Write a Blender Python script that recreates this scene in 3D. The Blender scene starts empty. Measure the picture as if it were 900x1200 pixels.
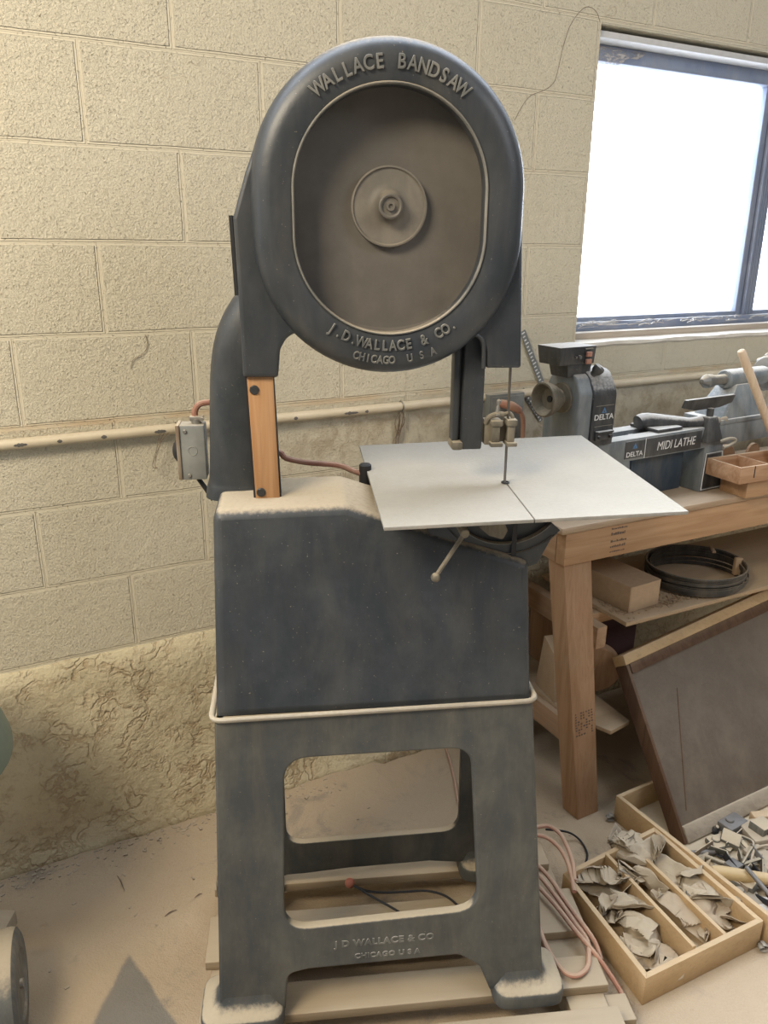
import bpy, bmesh, math, random
import numpy as np
from mathutils import Vector, Matrix, noise as mnoise
PI = math.pi
R_ = math.radians
sc = bpy.context.scene
COL = sc.collection

# ------------------------------------------------------------------ camera
H = 1.617
FPX, PITCH, ROLL = 927.49, 0.32513, 0.0080455
cam = bpy.data.cameras.new('camera'); camo = bpy.data.objects.new('camera', cam); COL.objects.link(camo)
cam.sensor_fit = 'VERTICAL'; cam.sensor_height = 24.0; cam.lens = 24.0 * FPX / 1200.0
cam.clip_start = 0.02
_F = np.array([0, math.cos(PITCH), -math.sin(PITCH)]); _R = np.array([1., 0, 0]); _U = np.array([0, math.sin(PITCH), math.cos(PITCH)])
CR = _R * math.cos(ROLL) + _U * math.sin(ROLL); CU = -_R * math.sin(ROLL) + _U * math.cos(ROLL); CF = _F
camo.matrix_world = Matrix(((CR[0], CU[0], -CF[0], 0), (CR[1], CU[1], -CF[1], 0), (CR[2], CU[2], -CF[2], H), (0, 0, 0, 1)))
sc.camera = camo

# ------------------------------------------------------------------ world, lights, exposure
YAW = 0.48986; WD = 2.24141           # the block wall: its direction and distance
WN = (-math.sin(YAW), math.cos(YAW))  # points out through the wall
world = bpy.data.worlds.new('world'); sc.world = world; world.use_nodes = True
nt = world.node_tree; nt.nodes.clear()
o_ = nt.nodes.new('ShaderNodeOutputWorld'); b_ = nt.nodes.new('ShaderNodeBackground')
tc = nt.nodes.new('ShaderNodeTexCoord'); dt = nt.nodes.new('ShaderNodeVectorMath'); dt.operation = 'DOT_PRODUCT'
dt.inputs[1].default_value = (WN[0] * .95, WN[1] * .95, .25)
mr = nt.nodes.new('ShaderNodeMapRange'); mr.inputs[1].default_value = 0.05; mr.inputs[2].default_value = 0.5
mx = nt.nodes.new('ShaderNodeMix'); mx.data_type = 'RGBA'
mx.inputs[6].default_value = (.27, .258, .24, 1)      # dim shop behind the camera
mx.inputs[7].default_value = (9.0, 10.0, 11.5, 1)      # bright overcast daylight outside the window
nt.links.new(tc.outputs['Generated'], dt.inputs[0]); nt.links.new(dt.outputs['Value'], mr.inputs[0])
nt.links.new(mr.outputs[0], mx.inputs[0]); nt.links.new(mx.outputs[2], b_.inputs[0]); nt.links.new(b_.outputs[0], o_.inputs[0])
b_.inputs[1].default_value = 1.0
def area(name, loc, target, sx, sy, power, col):
    l = bpy.data.lights.new(name, 'AREA'); l.shape = 'RECTANGLE'; l.size = sx; l.size_y = sy; l.energy = power; l.color = col
    o = bpy.data.objects.new(name, l); COL.objects.link(o); o.location = loc
    o.rotation_euler = (Vector(target) - Vector(loc)).to_track_quat('-Z', 'Y').to_euler(); return o
area('ceiling_light', (-1.3, -.2, 2.95), (-.5, 1.6, .9), 1.0, .6, 82, (1.0, .87, .66))
area('added_wall_fill', (2.3, -.1, 2.9), (1.1, 2.6, 1.5), 1.2, .8, 26, (.90, .93, 1.0))  # added cool fill, no real fixture: brightens the wall around the window

sc.view_settings.view_transform = 'Standard'; sc.view_settings.look = 'None'
sc.view_settings.exposure = 0.0; sc.view_settings.gamma = 1.0; sc.view_settings.use_curve_mapping = False

# ------------------------------------------------------------------ where a pixel's ray meets a real plane
def ray(x, y): return CF + CR * (x - 450) / FPX + CU * (600 - y) / FPX
def onz(x, y, z):
    d = ray(x, y); P = d * ((z - H) / d[2]); return np.array([P[0], P[1], z])
class Frame:
    def __init__(s, ox, oy, yaw): s.o = np.array([ox, oy]); s.yaw = yaw; s.a = np.array([math.cos(yaw), math.sin(yaw)]); s.b = np.array([-math.sin(yaw), math.cos(yaw)])
    def w(s, a, b, z): p = s.o + s.a * a + s.b * b; return (p[0], p[1], z)
    def onb(s, x, y, b0, k=0.0):            # plane b = b0 + k z  -> (a, z)
        d = ray(x, y); n = np.array([s.b[0], s.b[1], -k]); c = b0 + s.b @ s.o
        t = (c + k * H) / (n @ d); P = d * t; return (float((P[:2] - s.o) @ s.a), float(P[2] + H))
    def onz(s, x, y, z):
        P = onz(x, y, z)[:2] - s.o; return (float(P @ s.a), float(P @ s.b))
SF = Frame(0, 0, R_(6.5))            # saw
WF = Frame(0, WD, YAW)               # wall: a along the wall, b out of the room
BF = Frame(.491, 1.998, R_(27))      # bench
LF = Frame(1.0151, 2.3625, R_(30.5)) # lathe
IDF = Frame(0, 0, 0)

# ------------------------------------------------------------------ materials
def newmat(name):
    m = bpy.data.materials.new(name); m.use_nodes = True
    nt = m.node_tree; bs = nt.nodes['Principled BSDF']; return m, nt, bs
def N(nt, t, **k):
    n = nt.nodes.new(t)
    for a, v in k.items(): setattr(n, a, v)
    return n
def mixc(nt, fac, a, b, mode='MIX'):
    n = N(nt, 'ShaderNodeMix', data_type='RGBA', blend_type=mode)
    for i, v in ((0, fac), (6, a), (7, b)):
        if isinstance(v, (int, float)): n.inputs[i].default_value = v
        elif isinstance(v, tuple): n.inputs[i].default_value = (*v, 1) if len(v) == 3 else v
        else: nt.links.new(v, n.inputs[i])
    return n.outputs[2]
def mth(nt, op, a, b=None, c=None, clamp=False):
    n = N(nt, 'ShaderNodeMath', operation=op, use_clamp=clamp)
    for i, v in enumerate((a, b, c)):
        if v is None: continue
        if isinstance(v, (int, float)): n.inputs[i].default_value = v
        else: nt.links.new(v, n.inputs[i])
    return n.outputs[0]
def sstep(nt, x, lo, hi, out=(0, 1)):
    n = N(nt, 'ShaderNodeMapRange', interpolation_type='SMOOTHSTEP'); nt.links.new(x, n.inputs[0])
    n.inputs[1].default_value = lo; n.inputs[2].default_value = hi; n.inputs[3].default_value = out[0]; n.inputs[4].default_value = out[1]
    return n.outputs[0]
def objco(nt, scale=(1, 1, 1), rot=(0, 0, 0)):
    t = N(nt, 'ShaderNodeTexCoord'); mp = N(nt, 'ShaderNodeMapping'); mp.inputs['Scale'].default_value = scale; mp.inputs['Rotation'].default_value = rot
    nt.links.new(t.outputs['Object'], mp.inputs[0]); return mp.outputs[0]
def noise(nt, co, scale, detail=4, rough=.55, dist=0.0):
    n = N(nt, 'ShaderNodeTexNoise'); n.inputs['Scale'].default_value = scale; n.inputs['Detail'].default_value = detail
    n.inputs['Roughness'].default_value = rough; n.inputs['Distortion'].default_value = dist; nt.links.new(co, n.inputs['Vector']); return n.outputs[0]
def bump(nt, bs, h, strength, dist=.002):
    b = N(nt, 'ShaderNodeBump'); b.inputs['Strength'].default_value = strength; b.inputs['Distance'].default_value = dist
    nt.links.new(h, b.inputs['Height']); nt.links.new(b.outputs[0], bs.inputs['Normal'])
DUST = (.49, .405, .285)
def paint(name, col, col2=None, rough=.5, metal=0.0, dust=.9, film=.25, dustcol=DUST, up=(.45, .9), bmp=.15, spec=.5, speck=True):
    m, nt, bs = newmat(name); co = objco(nt)
    col2 = col2 or tuple(c * 1.5 + .01 for c in col)
    n1 = noise(nt, co, 9, 5, .65); n2 = noise(nt, co, 130, 3, .6); n3 = noise(nt, objco(nt, (14, 14, 3.2)), 1.0, 5, .7, .4)
    c = mixc(nt, sstep(nt, n1, .38, .68), col, col2)
    geo = N(nt, 'ShaderNodeNewGeometry'); sp = N(nt, 'ShaderNodeSeparateXYZ'); nt.links.new(geo.outputs['Normal'], sp.inputs[0])
    nz = mth(nt, 'ADD', sp.outputs[2], mth(nt, 'MULTIPLY', mth(nt, 'SUBTRACT', n2, .5), .35))
    f = mth(nt, 'MULTIPLY', sstep(nt, nz, up[0], up[1]), dust)
    f2 = mth(nt, 'MULTIPLY', sstep(nt, n3, .35, .75), film)
    f = mth(nt, 'MAXIMUM', f, f2)
    if speck:
        v = noise(nt, co, 260, 1, .5); f = mth(nt, 'MAXIMUM', f, mth(nt, 'MULTIPLY', sstep(nt, v, .74, .79), .30))
    dc = mixc(nt, n2, tuple(x * .86 for x in dustcol), dustcol)
    c = mixc(nt, f, c, dc); nt.links.new(c, bs.inputs['Base Color'])
    r = N(nt, 'ShaderNodeMapRange'); nt.links.new(f, r.inputs[0]); r.inputs[3].default_value = rough; r.inputs[4].default_value = .95
    nt.links.new(r.outputs[0], bs.inputs['Roughness']); bs.inputs['Metallic'].default_value = metal
    if metal: nt.links.new(mth(nt, 'MULTIPLY', mth(nt, 'SUBTRACT', 1.0, f), metal), bs.inputs['Metallic'])
    bs.inputs['Specular IOR Level'].default_value = spec
    bump(nt, bs, mth(nt, 'ADD', n2, mth(nt, 'MULTIPLY', n1, 1.5)), bmp, .0015)
    return m
def wood(name, a, b, axis=0, dust=.35, scale=1.0, up=(.5, .95), rough=.75, dcol=DUST):
    m, nt, bs = newmat(name); s = [26 * scale] * 3; s[axis] = 1.6 * scale
    co = objco(nt, tuple(s)); co2 = objco(nt)
    n1 = noise(nt, co, 1.0, 6, .6, 1.2); n2 = noise(nt, co2, 5, 3, .6); s2 = [160] * 3; s2[axis] = 6
    n3 = noise(nt, objco(nt, tuple(s2)), 1, 2, .5)
    c = mixc(nt, sstep(nt, n1, .32, .68), a, b); c = mixc(nt, mth(nt, 'MULTIPLY', sstep(nt, n3, .5, .75), .25), c, tuple(x * .55 for x in a))
    geo = N(nt, 'ShaderNodeNewGeometry'); sp = N(nt, 'ShaderNodeSeparateXYZ'); nt.links.new(geo.outputs['Normal'], sp.inputs[0])
    f = mth(nt, 'MULTIPLY', sstep(nt, sp.outputs[2], up[0], up[1]), dust)
    f = mth(nt, 'MULTIPLY', f, sstep(nt, n2, .25, .6, (.55, 1)))
    f = mth(nt, 'MAXIMUM', f, mth(nt, 'MULTIPLY', sstep(nt, n2, .5, .8), min(.3, dust * .4)))
    c = mixc(nt, f, c, dcol); nt.links.new(c, bs.inputs['Base Color']); bs.inputs['Roughness'].default_value = rough
    bs.inputs['Specular IOR Level'].default_value = .25
    bump(nt, bs, mth(nt, 'ADD', n3, n1), .25, .0012); return m
def plain(name, col, rough=.6, metal=0, spec=.4, emit=None):
    m, nt, bs = newmat(name); co = objco(nt); n = noise(nt, co, 60, 3)
    nt.links.new(mixc(nt, n, tuple(c * .85 for c in col), tuple(min(1, c * 1.12) for c in col)), bs.inputs['Base Color'])
    bs.inputs['Roughness'].default_value = rough; bs.inputs['Metallic'].default_value = metal; bs.inputs['Specular IOR Level'].default_value = spec
    return m
MT = {}
MT['iron'] = paint('dark_cast_iron_paint', (.020, .025, .031), (.034, .040, .046), rough=.46, film=.05, up=(.55, 1.0), dust=.88)
MT['iron_guard'] = paint('dark_guard_paint', (.020, .025, .031), (.029, .034, .041), rough=.42, film=.06, up=(.62, 1.1), dust=.7)
MT['iron_low'] = paint('dusty_stand_paint', (.042, .046, .047), (.066, .069, .065), rough=.55, film=.13, up=(.45, .85), dust=.95, dustcol=(.43, .355, .245))
MT['letter'] = paint('pale_letter_paint', (.055, .06, .062), (.12, .12, .11), rough=.5, film=.25, dust=.6, up=(.2, .7), dustcol=(.42, .38, .31))  # lighter than the guard: lit letter edges put into the colour, plus dust
MT['worn'] = paint('worn_edge_metal', (0.272, 0.248, 0.208), (0.384, 0.344, 0.280), rough=.7, film=.3, dust=.8)
MT['rim'] = paint('worn_guard_bead', (.10, .105, .10), (.20, .19, .17), rough=.5, film=.2, dust=.8)
MT['wheel'] = paint('dusty_wheel_disc', (0.090, 0.082, 0.071), (0.115, 0.103, 0.090), rough=.7, film=.25, dust=.4, dustcol=(0.161, 0.138, 0.115), bmp=.05, speck=False)
MT['hub'] = paint('dusty_hub', (.11, .10, .085), (.16, .14, .115), rough=.6, film=.3, dust=.5, dustcol=(.30, .26, .20), bmp=.05, speck=False)
MT['table'] = paint('dusty_steel_table', (.20, .19, .17), (.29, .27, .24), rough=.6, film=.3, dust=.82, up=(.4, .8), dustcol=(.36, .33, .275), bmp=.8)
MT['steel'] = paint('dusty_steel', (0.188, 0.188, 0.180), (0.270, 0.262, 0.247), rough=.4, metal=.7, film=.35, dust=.8)
MT['brown_steel'] = paint('grimy_steel', (.085, .075, .058), (.16, .14, .105), rough=.6, metal=.3, film=.5, dust=.8, dustcol=(.42, .36, .26))
MT['blade'] = plain('blade_steel', (.13, .12, .115), .45, .6)
MT['box_steel'] = paint('galvanised_box', (.17, .18, .175), (.24, .25, .24), rough=.6, film=.06, dust=.5, speck=False)
MT['rust'] = paint('rusty_edge', (0.150, 0.102, 0.066), (0.216, 0.180, 0.144), rough=.8, film=.3)
MT['black'] = plain('black_rubber', (.018, .018, .02), .6)
MT['screw'] = plain('dark_screw', (.05, .05, .05), .5, .5)
MT['oak'] = wood('oiled_oak_strip', (.34, .18, .082), (.42, .245, .125), axis=2, dust=.1, scale=1.3)
MT['pine'] = wood('aged_pine', (.40, .235, .125), (.49, .315, .18), axis=0, dust=.55)
MT['pine_z'] = wood('aged_pine_post', (0.322, 0.184, 0.097), (0.405, 0.248, 0.143), axis=2, dust=.4)
MT['pine_y'] = wood('aged_pine_rail', (.36, .22, .13), (.47, .31, .19), axis=1, dust=.5)
MT['ply'] = wood('dusty_plywood_top', (0.368, 0.262, 0.170), (0.460, 0.340, 0.230), axis=0, dust=.7, dcol=(0.460, 0.368, 0.267))
MT['mdf'] = wood('mdf_board', (0.414, 0.295, 0.180), (0.466, 0.339, 0.216), axis=0, dust=.35, scale=.3)
MT['tray'] = wood('pale_wood_tray', (0.448, 0.308, 0.164), (0.512, 0.360, 0.200), axis=0, dust=.4, scale=.6)
MT['redwood'] = wood('reddish_wood_box', (.34, .185, .10), (.50, .32, .20), axis=0, dust=.55)
MT['pallet'] = wood('dusty_pallet_boards', (0.281, 0.211, 0.133), (0.351, 0.273, 0.179), axis=0, dust=.8, dcol=(0.390, 0.316, 0.218))
MT['panelwood'] = wood('dark_brown_case_wood', (.085, .046, .027), (.13, .075, .045), axis=2, dust=.3)
MT['panel'] = paint('dusty_brown_panel', (.105, .078, .056), (.14, .108, .078), rough=.7, film=.35, dust=.4, up=(.3, .9), dustcol=(.24, .195, .145))
MT['railwood'] = wood('dusty_grey_rail', (0.259, 0.216, 0.166), (0.331, 0.281, 0.216), axis=0, dust=.5)
MT['card'] = plain('cardboard', (0.458, 0.326, 0.207), .85)
MT['dowel'] = wood('pale_dowel', (.60, .46, .33), (.70, .56, .42), axis=2, dust=.2, scale=.6)
MT['dowel_h'] = wood('yellow_dowel', (0.440, 0.320, 0.160), (0.496, 0.368, 0.200), axis=0, dust=.3, scale=.6)
MT['cord'] = paint('dusty_orange_cord', (0.408, 0.183, 0.128), (0.476, 0.238, 0.170), rough=.7, film=.45, dust=.6, bmp=.05)
MT['redcord'] = paint('dull_red_cord', (.22, .085, .06), (.29, .13, .09), rough=.65, film=.3, dust=.4, bmp=.05)
MT['lathe'] = paint('grey_lathe_paint', (.125, .15, .165), (.17, .195, .21), rough=.45, film=.3, dust=.85, dustcol=(.66, .63, .57))
MT['lathe_black'] = paint('black_lathe_paint', (.022, .024, .027), (.035, .037, .04), rough=.45, film=.15, up=(.3, .75), dust=.9, dustcol=(.60, .57, .52))
MT['lathe_blue'] = paint('dark_blue_foot', (.03, .055, .085), (.045, .07, .10), rough=.5, film=.2, dust=.6)
MT['white_print'] = plain('white_print', (.78, .78, .76), .6)
MT['blue_print'] = plain('blue_print', (.10, .22, .40), .6)
MT['bead'] = plain('red_bead', (.55, .20, .13), .6)
MT['pipe'] = paint('cream_painted_pipe', (.62, .54, .40), (.68, .60, .46), rough=.6, film=.2, dust=.5, speck=False)
MT['chip'] = plain('bare_grey_metal', (.17, .16, .15), .6, .3)
MT['tyre'] = paint('dusty_rubber', (0.075, 0.083, 0.083), (0.120, 0.124, 0.116), rough=.8, film=.4, dust=.9)
MT['green'] = plain('green_enamel', (.16, .19, .14), .5)
MT['alu'] = paint('dusty_aluminium_frame', (.20, .25, .37), (.26, .31, .42), rough=.5, metal=.2, film=.3, dust=.6, dustcol=(.46, .43, .38))
MT['ruler'] = plain('grey_rule', (.24, .25, .25), .5, .5)
MT['maroon'] = plain('maroon_box', (.075, .035, .035), .7)
MT['stamp'] = plain('faded_stamp_ink', (.14, .10, .08), .8)
MT['coil'] = paint('dark_coiled_blades', (.035, .034, .033), (.06, .056, .05), rough=.55, metal=.3, film=.22, dust=.55)
MT['paper'] = paint('crumpled_sandpaper', (0.353, 0.294, 0.218), (0.437, 0.370, 0.277), rough=.9, film=.4, dust=.5, bmp=.4)
MT['paper2'] = paint('brown_sandpaper_grit', (0.302, 0.227, 0.160), (0.370, 0.294, 0.210), rough=.95, film=.4, dust=.5, bmp=.4)
MT['web'] = plain('dusty_cobweb', (.50, .47, .44), .95)

# ------------------------------------------------------------------ mesh builder
class M:
    def __init__(s): s.v = []; s.f = []
    def add(s, vs, fs):
        k = len(s.v); s.v += [tuple(map(float, p)) for p in vs]; s.f += [tuple(i + k for i in f) for f in fs]; return s
    def bm(s, bm): 
        bm.verts.index_update(); s.add([v.co[:] for v in bm.verts], [[v.index for v in f.verts] for f in bm.faces]); bm.free(); return s
    def box(s, lo, hi, bev=0.0, rot=0.0, seg=2, tilt=None):
        c = [(a + b) / 2 for a, b in zip(lo, hi)]; d = [abs(b - a) for a, b in zip(lo, hi)]
        bm = bmesh.new(); bmesh.ops.create_cube(bm, size=1); bmesh.ops.scale(bm, vec=d, verts=bm.verts)
        if bev: bmesh.ops.bevel(bm, geom=bm.edges[:], offset=min(bev, min(d) * .45), segments=seg, affect='EDGES', profile=.5)
        mt = Matrix.Translation(c) @ (tilt.to_4x4() if tilt else Matrix.Rotation(rot, 4, 'Z'))
        bmesh.ops.transform(bm, matrix=mt, verts=bm.verts); return s.bm(bm)
    def hexa(s, bot, top, bev=0.0):
        bm = bmesh.new(); b = [bm.verts.new(p) for p in bot]; t = [bm.verts.new(p) for p in top]; n = len(b)
        bm.faces.new(b[::-1]); bm.faces.new(t)
        for i in range(n): bm.faces.new((b[i], b[(i + 1) % n], t[(i + 1) % n], t[i]))
        bmesh.ops.recalc_face_normals(bm, faces=bm.faces)
        if bev: bmesh.ops.bevel(bm, geom=bm.edges[:], offset=bev, segments=2, affect='EDGES', profile=.5)
        return s.bm(bm)
    def loft(s, loops, cap=(True, True), closed=False):
        n = len(loops[0]); vs = [p for l in loops for p in l]; fs = []
        m = len(loops); rng = range(m if closed else m - 1)
        for i in rng:
            a = i * n; b = ((i + 1) % m) * n
            for j in range(n): k = (j + 1) % n; fs.append((a + j, a + k, b + k, b + j))
        if not closed:
            if cap[0]: fs.append(tuple(range(n))[::-1])
            if cap[1]: fs.append(tuple((m - 1) * n + j for j in range(n)))
        return s.add(vs, fs)
    def tube(s, pts, r, n=10, closed=False, smooth=4, flat=1.0):
        P = [Vector(p) for p in pts]
        if smooth and len(P) > 2: P = crom(P, smooth, closed)
        rr = r if isinstance(r, (list, tuple)) else [r] * len(P)
        if len(rr) != len(P): rr = list(np.interp(np.linspace(0, 1, len(P)), np.linspace(0, 1, len(rr)), rr))
        loops = []; up = None; m = len(P)
        for i, p in enumerate(P):
            t = ((P[(i + 1) % m] if closed or i < m - 1 else p) - (P[i - 1] if closed or i > 0 else p)).normalized()
            if up is None: up = t.orthogonal().normalized()
            up = (up - t * up.dot(t)).normalized(); sd = t.cross(up)
            loops.append([p + (up * math.cos(a) * flat + sd * math.sin(a)) * rr[i] for a in [2 * PI * j / n for j in range(n)]])
        return s.loft([[tuple(q) for q in l] for l in loops], closed=closed)
    def cyl(s, p0, p1, r0, r1=None, n=24, bev=0):
        r1 = r0 if r1 is None else r1; p0, p1 = Vector(p0), Vector(p1)
        if bev:
            d = (p1 - p0).normalized() * bev
            return s.prof(p0, p1, [(0, r0 - bev), (bev, r0), ((p1 - p0).length - bev, r1), ((p1 - p0).length, r1 - bev)], n)
        return s.prof(p0, p1, [(0, r0), ((p1 - p0).length, r1)], n)
    def prof(s, p0, p1, prof, n=24):   # turned shape: (distance along the axis, radius)
        p0, p1 = Vector(p0), Vector(p1); t = (p1 - p0).normalized(); u = t.orthogonal().normalized(); w = t.cross(u)
        return s.loft([[tuple(p0 + t * d + (u * math.cos(a) + w * math.sin(a)) * max(r, 1e-5)) for a in [2 * PI * j / n for j in range(n)]] for d, r in prof])
    def sphere(s, c, r, sc_=(1, 1, 1), n=12):
        bm = bmesh.new(); bmesh.ops.create_uvsphere(bm, u_segments=n * 2, v_segments=n, radius=r)
        bmesh.ops.scale(bm, vec=sc_, verts=bm.verts); bmesh.ops.translate(bm, vec=c, verts=bm.verts); return s.bm(bm)
    def shape(s, outlines, depth, fn, bev=0.0, seg=2, sub=0.0):   # filled outline(s) with holes, depth along +d, mapped by fn(x, y, d)
        cu = bpy.data.curves.new('t', 'CURVE'); cu.dimensions = '2D'; cu.fill_mode = 'BOTH'
        for o in outlines:
            if sub: o = densify(o, sub)
            sp = cu.splines.new('POLY'); sp.points.add(len(o) - 1); sp.use_cyclic_u = True
            for i, p in enumerate(o): sp.points[i].co = (p[0], p[1], 0, 1)
        cu.extrude = max(depth / 2 - bev, 1e-5); cu.bevel_depth = bev; cu.bevel_resolution = seg; cu.offset = -bev
        ob = bpy.data.objects.new('t', cu); COL.objects.link(ob); dg = bpy.context.evaluated_depsgraph_get(); dg.update()
        me = bpy.data.meshes.new_from_object(ob.evaluated_get(dg))
        vs = [fn(v.co.x, v.co.y, v.co.z + depth / 2) for v in me.vertices]; fs = [tuple(p.vertices) for p in me.polygons]
        s.add(vs, fs); bpy.data.objects.remove(ob); bpy.data.meshes.remove(me); bpy.data.curves.remove(cu); return s
    def text(s, txt, size, fn, depth=.002, bev=.0004, spacing=1.0, align='CENTER', weight=0.0):
        cu = bpy.data.curves.new('t', 'FONT'); cu.body = txt; cu.size = size; cu.extrude = depth / 2; cu.bevel_depth = bev; cu.bevel_resolution = 1
        cu.offset = weight; cu.space_character = spacing; cu.align_x = align; cu.resolution_u = 4
        ob = bpy.data.objects.new('t', cu); COL.objects.link(ob); dg = bpy.context.evaluated_depsgraph_get(); dg.update()
        me = bpy.data.meshes.new_from_object(ob.evaluated_get(dg))
        s.add([fn(v.co.x, v.co.y, v.co.z) for v in me.vertices], [tuple(p.vertices) for p in me.polygons])
        bpy.data.objects.remove(ob); bpy.data.meshes.remove(me); bpy.data.curves.remove(cu); return s
def crom(P, k, closed):
    out = []; m = len(P)
    for i in range(m if closed else m - 1):
        g = lambda j: P[j % m] if closed else P[max(0, min(m - 1, j))]
        p0, p1, p2, p3 = g(i - 1), g(i), g(i + 1), g(i + 2)
        for q in range(k):
            t = q / k; out.append(.5 * ((2 * p1) + (p2 - p0) * t + (2 * p0 - 5 * p1 + 4 * p2 - p3) * t * t + (3 * p1 - p0 - 3 * p2 + p3) * t ** 3))
    if not closed: out.append(P[-1])
    return out
def densify(o, step):
    r = []
    for i in range(len(o)):
        a, b = np.array(o[i]), np.array(o[(i + 1) % len(o)]); n = max(1, int(np.linalg.norm(b - a) / step))
        r += [tuple(a + (b - a) * k / n) for k in range(n)]
    return r
def fillet(pts, rad, n=6):       # round the corners of an outline; pts may carry their own radius (x, y, r)
    out = []; m = len(pts)
    for i in range(m):
        p = Vector(pts[i][:2]); r = pts[i][2] if len(pts[i]) > 2 else rad
        a = Vector(pts[i - 1][:2]); b = Vector(pts[(i + 1) % m][:2])
        if r <= 0: out.append(tuple(p)); continue
        da, db = (a - p), (b - p); ang = da.angle(db, 0)
        if ang < .05 or ang > PI - .05: out.append(tuple(p)); continue
        d = min(r / math.tan(ang / 2), da.length * .49, db.length * .49)
        s0 = p + da.normalized() * d; s1 = p + db.normalized() * d
        for k in range(n + 1):
            t = k / n; out.append(tuple(s0 * (1 - t) ** 2 + p * 2 * t * (1 - t) + s1 * t * t))
    return out
def rrect(x0, y0, x1, y1, r, n=6): return fillet([(x0, y0), (x1, y0), (x1, y1), (x0, y1)], r, n)

class Thing:                    # an Empty at the thing's base; its parts are meshes written in the frame's own (a, b, z)
    def __init__(s, name, label, cat, base, frame=IDF, group=None, yaw=None):
        s.fr = frame; s.base = np.array(base, float); e = bpy.data.objects.new(name, None); COL.objects.link(e); e.empty_display_size = .05
        e.location = frame.w(*base); e.rotation_euler = (0, 0, frame.yaw); e['label'] = label; e['category'] = cat
        if group: e['group'] = group
        s.e = e
    def part(s, name, m, mat, parent=None, label=None, ang=35, kind=None):
        o = meshobj(name, [(p[0] - s.base[0], p[1] - s.base[1], p[2] - s.base[2]) for p in m.v], m.f, mat, ang)
        o.parent = parent or s.e
        if label: o['label'] = label
        if kind: o['kind'] = kind
        return o
def meshobj(name, vs, fs, mat, ang=35):
    me = bpy.data.meshes.new(name); me.from_pydata(vs, [], fs); me.validate()
    bm = bmesh.new(); bm.from_mesh(me); bmesh.ops.recalc_face_normals(bm, faces=bm.faces); bm.to_mesh(me); bm.free()
    me.polygons.foreach_set('use_smooth', [True] * len(me.polygons)); me.set_sharp_from_angle(angle=R_(ang)); me.update()
    me.materials.append(MT[mat] if isinstance(mat, str) else mat)
    o = bpy.data.objects.new(name, me); COL.objects.link(o); return o
def single(name, m, mat, label, cat, base, frame=IDF, group=None, ang=35):
    o = meshobj(name, [(p[0] - base[0], p[1] - base[1], p[2] - base[2]) for p in m.v], m.f, mat, ang)
    o.location = frame.w(*base); o.rotation_euler = (0, 0, frame.yaw); o['label'] = label; o['category'] = cat
    if group: o['group'] = group
    return o
def struct(name, m, mat, frame=IDF, base=(0, 0, 0), parent=None, ang=35):
    o = meshobj(name, [(p[0] - base[0], p[1] - base[1], p[2] - base[2]) for p in m.v], m.f, mat, ang)
    if parent: o.parent = parent
    else: o.location = frame.w(*base); o.rotation_euler = (0, 0, frame.yaw); o['kind'] = 'structure'
    return o

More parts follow.
